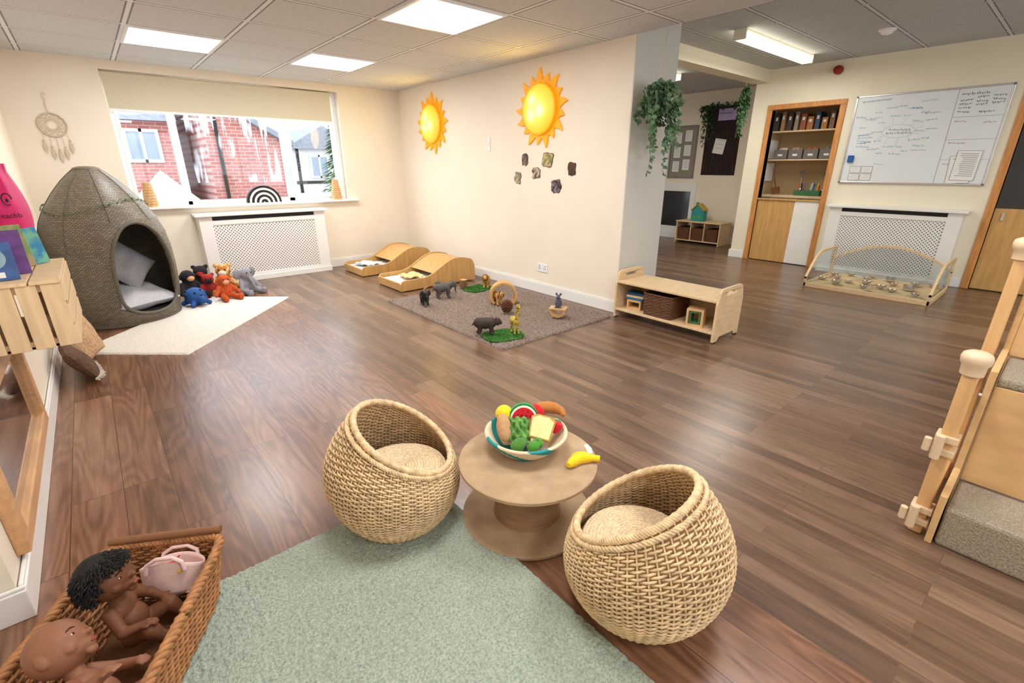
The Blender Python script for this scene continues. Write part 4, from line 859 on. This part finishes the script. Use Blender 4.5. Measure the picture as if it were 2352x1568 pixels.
for i,(x,y,r,h) in enumerate([(.12,.84,.05,.04),(.44,.92,.042,.035),(.57,.66,.042,.035),(.38,.62,.05,.035),(.72,.86,.04,.03),(.34,.24,.05,.06),(.24,.46,.05,.035),(.14,.34,.045,.03),(.48,.4,.042,.03),(.62,.24,.042,.04),(.72,.48,.04,.045),(.1,.14,.04,.03),(.12,.58,.04,.03),(.26,1.02,.042,.03),(.7,.1,.04,.035),(.28,.76,.04,.03),(.6,1.0,.04,.03),(.74,.66,.035,.03)]):
    pan_=i in(5,10);e=E('metal_pan' if pan_ else 'metal_bowl','small steel saucepan resting in play sand' if pan_ else 'small stainless steel bowl in the play sand','pan' if pan_ else 'bowl',(sx0+x,sy0+y,.058),(.15*sin(i),.1*cos(i),i),group='metal bowls and pans in sand tray')
    if pan_: pr=[(.001,0),(r*.95,0),(r,.006),(r,h),(r+.004,h),(r-.003,h),(r-.003,.006),(.001,.004)]
    else: pr=[(.001,0),(r*.5,0),(r*.85,h*.5),(r,h),(r+.006,h),(r-.002,h-.002),(r*.8,h*.5),(r*.45,.004),(.001,.004)]
    ob('vessel',G().lathe(pr,28),BM,par=e,smooth=True)
    if i in(2,5,7,8,10,12,14): ob('handle',G().tube([(r,0,h*.8),(r+.05,0,h+.005),(r+.09,0,h+.004)],[.004,.005,.006],6),BM,par=e)
# ---------------------------------------------------------------- doors and cupboard
def frame_(name,y0,y1,zt):
    g=G();x=XB-.018
    g.box(x,XB+.11,y0-.065,y0,0,zt).box(x,XB+.11,y1,y1+.065,0,zt).box(x,XB+.11,y0-.065,y1+.065,zt,zt+.06);st(name,g,PINE,bev=.005)
frame_('trim_3',d1a,d1b,1.98);frame_('trim_4',-.3,.6,1.98)
dr=st('door_1',G().box(XB+.01,XB+.045,d1a+.3,d1b-.005,.01,.84).box(XB+.01,XB+.045,d1a,d1a+.003,.01,.84),PLY3,bev=.003)
ob('white_panel',G().box(XB+.008,XB+.045,d1a+.004,d1a+.3,.01,.84),TRIM,par=dr,bev=.003);ob('ledge',G().box(XB-.01,XB+.07,d1a,d1b,.84,.858),PLY3,par=dr,bev=.003)
dr=st('door_2',G().box(XB+.01,XB+.045,-.3,.595,.01,.86),PLY3,bev=.003);ob('handle',G().cb((XB,.52,.78),(.02,.02,.08)),METAL,par=dr)
for z in(1.37,1.73):
    ob('cupboard_shelf',G().box(XB+.2,XB+.6,2.18,3.09,z-.02,z),CR,bev=.003,label='plain wooden cupboard shelf with storage items',cat='shelf',group='shelves inside the cupboard')
for i in range(4):
    y=2.92-i*.19;e=E('storage_box','grey fabric storage box with white label','storage box',(XB+.3,y,1.37),group='grey storage boxes on shelf')
    g=G().box(-.09,.09,-.085,.085,0,.006).box(-.09,-.085,-.085,.085,0,.12).box(.085,.09,-.085,.085,0,.12).box(-.085,.085,-.085,-.08,0,.12).box(-.085,.085,.08,.085,0,.12);ob('box_body',g,mat('box_grey',(118,113,110),.8,.08,20),par=e)
    ob('paper_label',G().box(-.093,-.091,-.03,.03,.04,.065),PAPER,par=e);g=G()
    for k in range(6): g.sph((random.uniform(-.05,.05),random.uniform(-.05,.05),.115),.035,10,6)
    ob('contents',g,mat('box_fill_%d'%i,((210,200,180),(180,150,120),(170,90,60),(110,130,110))[i],.8),par=e,kind='stuff')
for i,(c,w_,h_) in enumerate([((70,60,56),.06,.22),((170,130,90),.05,.24),((80,70,66),.06,.22),((160,140,120),.05,.23),((150,90,60),.07,.2),((170,110,60),.075,.16),((60,80,110),.06,.21),((170,120,60),.07,.14),((130,100,80),.06,.22),((140,60,50),.06,.18)]):
    y=3.05-.085*i;e=E('ring_binder','upright office file folder on the top cupboard shelf','folder',(XB+.33,y,1.73),group='files on top cupboard shelf')
    ob('cover',G().box(-.1,.1,-w_/2+.002,w_/2-.002,0,h_),mat('file_%d'%i,c,.6,.1,10),par=e,bev=.002);ob('spine_label',G().box(-.103,-.1,-w_/5,w_/5,h_*.6,h_*.8),PAPER,par=e)
for i,(y,z) in enumerate(((2.66,1.15),(2.36,1.14))):
    e=E('hanging_ladle','metal utensil hanging from blue hook in cupboard','utensil',(XB+.42,y,z),group='hanging utensils in cupboard')
    ob('hook',G().tube([(0,.02,.02),(0,.03,.05),(0,0,.07),(0,-.03,.05),(0,-.01,.02),(0,0,-.02)],.006,6),mat('blue_hook',(70,120,150),.4),par=e);ob('utensil_handle',G().cyl((0,0,-.02),(0,0,-.17),.006),METAL,par=e);ob('utensil_bowl',G().sph((0,0,-.19),(.012,.04,.035)),METAL,par=e,smooth=True)
e=E('craft_caddy','colourful caddy of craft tools on the half-door ledge','craft caddy',(XB+.3,2.5,.9));ob('tray',G().box(-.08,.08,-.16,.16,0,.07),mat('green_caddy',(60,110,70),.6),par=e,bev=.006)
for k,c in enumerate(((210,60,60),(230,190,60),(60,120,190),(240,240,235),(90,160,80),(180,90,170),(60,60,60),(220,120,50))):
    ob('brush',G().cyl((0,-.13+k*.037,.06),(random.uniform(-.03,.03),-.13+k*.037+random.uniform(-.03,.03),.16),.008,.012,8),mat('brush_%d'%k,c,.5),par=e)
ob('cupboard_ledge',G().box(-.1,.1,-.38,.58,-.03,0),CR,loc=(XB+.3,2.5,.9),label='wooden ledge shelf behind the half door',cat='shelf')
ob('garden_hand_broom',G().cyl((0,0,0),(0,.02,.26),.009,.007,10).box(-.015,.015,-.05,.05,-.09,0),mat('broom_wood',(120,76,44),.6),loc=(XB+.28,2.93,1.0),rot=(R(-12),0,0),label='wooden handled brush standing in the cupboard',cat='brush')
for i,(y,z) in enumerate(((3.09,1.5),(3.09,1.2))):
    ob('notice_paper',G().box(-.14,.14,-.003,0,-.12,.12),PAPER,loc=(XB+.36,y,z),label='white notice paper pinned inside cupboard wall',cat='paper notice',group='papers on cupboard wall')
# whiteboard
wb=E('whiteboard','large wall whiteboard with handwritten notes and diagram','whiteboard',(XB-.003,.76,1.1));WBW,WBH=1.30,.93
ob('writing_surface',G().box(-.012,0,0,WBW,0,WBH),mat('whiteboard_surface',(228,234,238),.18,.015,3),par=wb)
g=G();a=.018;g.box(-.02,0,-a,WBW+a,-a,0).box(-.02,0,-a,WBW+a,WBH,WBH+a).box(-.02,0,-a,0,0,WBH).box(-.02,0,WBW,WBW+a,0,WBH);ob('aluminium_frame',g,METAL,par=wb,bev=.003)
for y in(-a,WBW):
    for z in(-a,WBH): ob('corner_cap',G().box(-.024,0,y,y+a,z,z+a),mat('grey_plastic',(110,112,116),.5),par=wb)
def scrib(lines,m_,name='marker_writing'):
    g=G()
    for (y,z,w,h) in lines:
        Y=WBW-y;n=max(5,int(w/.006));pts=[];sl=random.uniform(-.12,.12)
        for i in range(n+1):
            gap=h*.5*sin(i*2.1+random.uniform(-.6,.6))*random.uniform(.4,1.2)
            pts.append((-.0135,Y-w*i/n,z+gap+sl*w*i/n))
        for k,(p,q) in enumerate(zip(pts,pts[1:])):
            if k%6==5: continue
            d_=(V(q)-V(p)).normalized();nn=V((0,-d_.z,d_.y))*.0016;g.add([V(p)-nn,V(p)+nn,V(q)+nn,V(q)-nn],[(0,1,2,3)])
    ob(name,g,m_,par=wb,kind='stuff')
def arc(cx,cz,rx,rz,n=14,w=.09): return [(cx+rx*cos(2*pi*i/n)-.05,cz+rz*sin(2*pi*i/n),w+.03*sin(i*3),.02) for i in range(n)]
scrib([(.37,.57,.2,.028),(.35,.53,.24,.028),(.05,.88,.28,.022),(.02,.72,.1,.016)],mat('grey_ink',(110,120,145),.5))
scrib(arc(.44,.56,.32,.25,17)+[(.08,.4+.03*i,.14,.016) for i in range(5)]+[(.5,.78,.12,.016),(.66,.72,.14,.016)],mat('blue_ink',(100,165,205),.5))
scrib(arc(.46,.55,.2,.17,10)+[(.6,.84,.14,.016),(.16,.7,.12,.016),(.62,.35,.14,.016),(.3,.2,.1,.014)],mat('green_ink',(120,190,165),.5))
scrib([(.93,.88,.22,.026)]+[(.93,.82-.035*i,.1,.02) for i in range(4)]+[(1.06,.84-.035*i,.09,.02) for i in range(3)]+[(1.18,.85-.035*i,.1,.02) for i in range(3)]+[(1.1,.7,.12,.02)],mat('black_ink',(50,50,56),.5))
scrib([(.93,.62,.1,.018),(.93,.41,.14,.018),(1.16,.6,.1,.016),(.93,.2,.12,.016)],mat('pink_ink',(180,110,136),.5))
g=G()
for i in range(22):
    a=2*pi*i/22;p=V((-.0137,WBW-.46+.15*cos(a),.55+.07*sin(a)));q=V((-.0137,WBW-.46+.15*cos(a+.29),.55+.07*sin(a+.29)));nn=(q-p).normalized().cross(V((1,0,0)))*.0011;g.add([p-nn,p+nn,q+nn,q-nn],[(0,1,2,3)])
for i in range(0,22,2):
    a=2*pi*i/22;p=V((-.0137,WBW-.46+.155*cos(a),.55+.075*sin(a)));q=V((-.0137,WBW-.46+.22*cos(a+.1),.55+.15*sin(a)));nn=(q-p).normalized().cross(V((1,0,0)))*.0008;g.add([p-nn,p+nn,q+nn,q-nn],[(0,1,2,3)])
ob('mind_map_lines',g,mat('green_ink',(0,0,0)),par=wb,kind='stuff')
for (y,z,w,h) in [(.9,0,.002,.93),(.9,.66,.4,.002),(.9,.44,.4,.002),(.9,.24,.4,.002)]: ob('ruled_line',G().box(-.0138,-.0125,WBW-y-w,WBW-y,z,z+h),mat('grey_ink',(0,0,0)),par=wb)
ob('board_eraser',G().box(-.04,-.013,-.03,.03,-.04,.04),mat('eraser_blue',(40,96,170),.7),loc=(XB-.003,2.0,1.36),bev=.006,label='blue magnetic eraser on the whiteboard',cat='eraser')
def paper(y,z,w,h,lab,nl=8,x=XB-.0172,tilt=0,grp='papers pinned on whiteboard'):
    e=E('paper_sheet',lab,'paper notice',(x,y,z),(tilt,0,0),group=grp);ob('sheet',G().box(-.0015,0,-w/2,w/2,-h/2,h/2),PAPER,par=e);g=G()
    for i in range(nl): zz=h*.4-i*h*.8/nl;g.box(-.0024,-.0016,-w*.38,w*(.38-.2*random.random()),zz-h*.014,zz)
    ob('printed_text',g,mat('print_grey',(110,112,120),.7),par=e,kind='stuff')
    g=G();a=.0025;g.box(-.0022,-.0015,-w/2,w/2,h/2-a,h/2).box(-.0022,-.0015,-w/2,w/2,-h/2,-h/2+a).box(-.0022,-.0015,-w/2,-w/2+a,-h/2,h/2).box(-.0022,-.0015,w/2-a,w/2,-h/2,h/2);ob('printed_border',g,mat('border_ink',(60,60,66),.6),par=e)
paper(.93,1.28,.2,.3,'printed white sheet pinned to whiteboard corner',12,XB-.0195,.03);paper(.97,1.24,.2,.28,'white sheet tucked behind another on whiteboard',9,XB-.0165,-.05)
for i in range(4): paper(1.93-.12*(i%2)-.0,1.24-.085*(i//2),.11,.075,'small printed note with black border on whiteboard',5)
# ---------------------------------------------------------------- hanging plants
def foliage(n,o0,o1,Ls,ls,sc_=1):
    g=G()
    for s in range(n):
        a=s*2.4;out=random.uniform(o0,o1);L=random.choice(Ls) if s>5 else random.uniform(.1,.2)*sc_
        p=[]
        for k in range(14):
            t=k/13;p.append(V((cos(a)*out*min(1,t*2.2)*(1+.1*sin(k)),sin(a)*out*.6*min(1,t*2.2),.05+.08*sc_*sin(min(1,t*2)*pi)-L*max(0,t-.15)*1.2)))
        g.tube(p,.0018,4)
        for k in range(1,14):
            for sd in(-1,1,0):
                c=p[k]+V([random.uniform(-.01,.01) for _ in range(3)]);d=V((random.uniform(-1,1)+sd*.6,random.uniform(-1,.3),random.uniform(-.8,.3))).normalized();w_=d.cross(V((random.uniform(-.4,.4),-1,random.uniform(0,.6)))).normalized();l=random.uniform(*ls)
                g.add([c,c+d*l*.35+w_*l*.36,c+d*l*.75+w_*l*.3,c+d*l,c+d*l*.75-w_*l*.3,c+d*l*.35-w_*l*.36],[(0,1,2,3,4,5)])
    return g
LEAF=mat('eucalyptus_green',(70,104,68),.55,.35,14,c2=(116,148,108))
pl_=E('hanging_plant','trailing green eucalyptus plant hanging by string from ceiling','hanging plant',(3.535,2.35,1.74))
for a in range(3): ob('hanging_string',G().tube([(.055*cos(a*2.09),.055*sin(a*2.09),.02),(0,0,.46),(0,0,C2-1.74)],.002,4),WH,par=pl_)
ob('pot',G().lathe([(.001,-.03),(.05,-.03),(.068,.05),(.072,.05),(.06,.03),(.001,.03)],20),mat('dark_pot',(60,62,56),.7),par=pl_,smooth=True)
ob('trailing_foliage',foliage(26,.08,.22,[.12,.2,.3,.36,.55],(.035,.052)),LEAF,par=pl_,kind='stuff')
pl_=E('hanging_plant','small trailing ivy hanging from the header beam','hanging plant',(6.78,3.25,2.12))
ob('hanging_string',G().tube([(0,0,0),(0,0,2.32-2.12)],.003,4),WH,par=pl_);ob('pot',G().lathe([(.001,-.03),(.04,-.03),(.055,.04),(.001,.04)],16),mat('dark_pot',(0,0,0)),par=pl_)
ob('trailing_foliage',foliage(14,.04,.09,[.2,.3,.4,.5],(.04,.06),.7),mat('ivy_green',(66,100,60),.6,.35,14,c2=(104,138,92)),par=pl_,kind='stuff')
# ---------------------------------------------------------------- far room
XF=8.35
e=E('cork_notice_board','grey framed notice board with pinned papers','notice board',(XF,4.98,1.52));ob('board',G().box(-.01,0,-.24,.24,-.42,.42),mat('grey_cork',(150,140,126),.9,.1,30),par=e);g=G();g.box(-.02,0,-.26,-.24,-.44,.44).box(-.02,0,.24,.26,-.44,.44).box(-.02,0,-.24,.24,.42,.44).box(-.02,0,-.24,.24,-.44,-.42);ob('frame',g,mat('grey_frame',(120,120,122),.5),par=e)
for k in range(6): paper(5.09-.2*(k%2),1.76-.24*(k//2)+.03*(k%2),.14,.19,'white page pinned on the grey notice board',5,XF-.012,grp='pages on notice board')
e=E('display_board','black display board with leaf garland and purple sign','display board',(XF,4.28,1.72))
ob('board',G().box(-.012,0,-.3,.3,-.58,.5),mat('black_felt',(40,34,36),.9,.2,20),par=e)
g=G()
for i in range(9):
    for sg in(-1,1): g.tube([(-.016,-.28+.07*i,.1),(-.016,-.28+.07*i+sg*.3 if abs(-.28+.07*i+sg*.3)<.3 else sg*.28,-.55)],.004,4)
ob('twig_lattice',g,mat('dark_twig',(90,50,42),.8,.2,20),par=e,kind='stuff')
ob('purple_sign',G().box(-.03,-.014,-.2,.1,.28,.46),mat('lilac_card',(176,160,206),.7),par=e);txt('Provocations',.04,BLACK,e,Matrix.Translation((-.032,.08,.38))@Matrix(((0,0,-1,0),(-1,0,0,0),(0,1,0,0),(0,0,0,1))))
paper(4.3,1.6,.2,.24,'white page pinned over the black display board',3,XF-.022,.15)
g=G()
for i in range(420):
    t=random.random();c=V((-.05+random.uniform(-.04,.02),.34-.1*t+random.uniform(-.09,.09),.5-.62*t*random.random()))if i<300 else V((-.05,.3-random.random()*.6,.5+random.uniform(-.04,.03)))
    d=V([random.uniform(-1,1) for _ in range(3)]).normalized()*.05;p=V([random.uniform(-1,1) for _ in range(3)]).normalized()*.02;g.add([c,c+d*.5+p,c+d,c+d*.5-p],[(0,1,2,3)])
ob('leaf_garland',g,mat('dark_green_leaf',(52,84,48),.7,.3,12),par=e,kind='stuff')
dr=st('door_3',G().box(XF-.03,XF,4.62,4.72,0,1.0).box(XF-.03,XF,5.3,5.4,0,1.0).box(XF-.03,XF,4.72,5.3,.85,1.0).box(XF-.03,XF,4.72,5.3,0,.22),TRIM,bev=.004);ob('dark_glass',G().box(XF-.012,XF-.004,4.72,5.3,.22,.85),mat('dark_door_glass',(42,46,52),.08,.1,3),par=dr)
fs_=E('low_storage_shelf','low birch shelf unit holding three wicker baskets','shelf',(7.9,3.86,0))
ob('carcass',G().box(0,.38,0,.02,0,.36).box(0,.38,.8,.82,0,.36).box(0,.38,.02,.8,.04,.06).box(-.01,.39,-.01,.83,.36,.38).box(0,.38,.28,.295,.06,.36).box(0,.38,.53,.545,.06,.36),PLY,par=fs_,bev=.003)
for y in(.15,.41,.67): boxbasket('wicker_drawer_basket','brown wicker basket in low storage shelf',(8.05,3.86+y,.06),0,.32,.22,.2,'wicker baskets in far shelf',DW,10,20)
e=E('toy_house','teal wooden toy house with sloping yellow roof','toy house',(8.05,4.35,.38));ob('house_body',G().prism([(-.11,0),(.11,0),(.11,.17),(0,.27),(-.11,.17)],.14,T90@Matrix.Translation((0,0,-.07))),mat('teal_paint',(50,150,150),.6,.1,8),par=e,bev=.003)
for s in(-1,1): ob('roof_panel',G().cb((0,s*.06,.235),(.17,.16,.014),(R(-42*s),0,0)),mat('mustard_paint',(190,160,60),.6),par=e);ob('window',G().box(-.075,-.07,s*.045-.025,s*.045+.025,.04,.1),mat('green_card',(90,160,70),.6),par=e)
ob('chimney',G().box(-.02,.02,.03,.07,.2,.31),mat('teal_paint',(0,0,0)),par=e)
# ---------------------------------------------------------------- wooden stair unit
sg=E('toddler_stair_unit','carpeted wooden toddler step unit with maple sides and posts','stairs',(2.0,.06,0))
CPT=mat('beige_carpet',(136,124,106),1.,.2,160,bump=2,c2=(176,164,144))
ob('carpet_step',G().box(.012,.26,-.95,-.025,.0,.155),CPT,par=sg,bev=.012);ob('carpet_step',G().box(.262,.56,-.95,-.025,.54,.575),CPT,par=sg,bev=.01)
ob('riser_panel',G().box(.262,.285,-.95,-.025,.155,.54),PLY2,par=sg,bev=.003);ob('upper_panel',G().box(.57,.6,-.95,-.02,.575,1.1),PLY2,par=sg,bev=.004)
ob('side_panel',G().prism([(0,.0),(1.1,0),(1.1,1.0),(.57,1.0),(.57,.6),(.24,.6),(.24,.2),(.0,.2)],.02,TR((0,0,0),(pi/2,0,0))),PLY2,par=sg,bev=.004)
PST=mat('maple_post',(216,172,118),.4,.1,8,st=(6,6,.6));CRM=mat('cream_plastic',(220,194,160),.35,.04,6)
ob('post',G().box(.032,.073,.014,.055,0,.665),PST,par=sg,bev=.005);ob('post',G().box(.532,.573,.014,.055,0,.98),PST,par=sg,bev=.005);ob('rail',G().box(.075,.53,.02,.05,.05,.09).box(.075,.53,.02,.05,.5,.545),PST,par=sg,bev=.004)
for x,z in((.052,.665),(.552,.98)):
    ob('post_cap',G().lathe([(.026,-.04),(.031,-.036),(.033,-.004),(.039,.004),(.041,.022),(.037,.034),(.024,.042),(.001,.044)],28,TR((x,.034,z))),CRM,par=sg,smooth=True)
for z in(.04,.33):
    g=G().box(.022,.084,.004,.066,z,z+.025).box(.022,.084,.004,.066,z+.05,z+.075);g.cyl((.01,.05,z-.01),(.01,.05,z+.08),.014).cyl((.01,.078,z+.01),(.01,.078,z+.06),.011);ob('hinge_bracket',g,CRM,par=sg,bev=.003)
ob('latch_hook',G().tube([(.2,.002,.52),(.23,.006,.505),(.26,.004,.5)],.005,6),METAL,par=sg)
# ---------------------------------------------------------------- light, world, camera
w=bpy.data.worlds.new('w');sc.world=w;w.use_nodes=True;t=w.node_tree;bg=t.nodes['Background'];bg.inputs[0].default_value=(.88,.94,1,1);bg.inputs[1].default_value=3.2
l=bpy.data.lights.new('window_daylight','AREA');l.shape='RECTANGLE';l.size=2.1;l.size_y=1.2;l.energy=130;l.color=(.84,.92,1);o=bpy.data.objects.new('window_daylight',l);COL.objects.link(o)
o.rotation_euler=(R(-75),0,0);o.location=(1.45,YW+.6,2.6)
sc.view_settings.view_transform='Standard'
c=bpy.data.cameras.new('camera');c.lens=16.6;c.sensor_width=36;c.clip_start=.02;co=bpy.data.objects.new('camera',c);COL.objects.link(co)
co.location=(0,0,1.26);co.rotation_euler=(R(90-20.2),0,R(-40.6));sc.camera=co
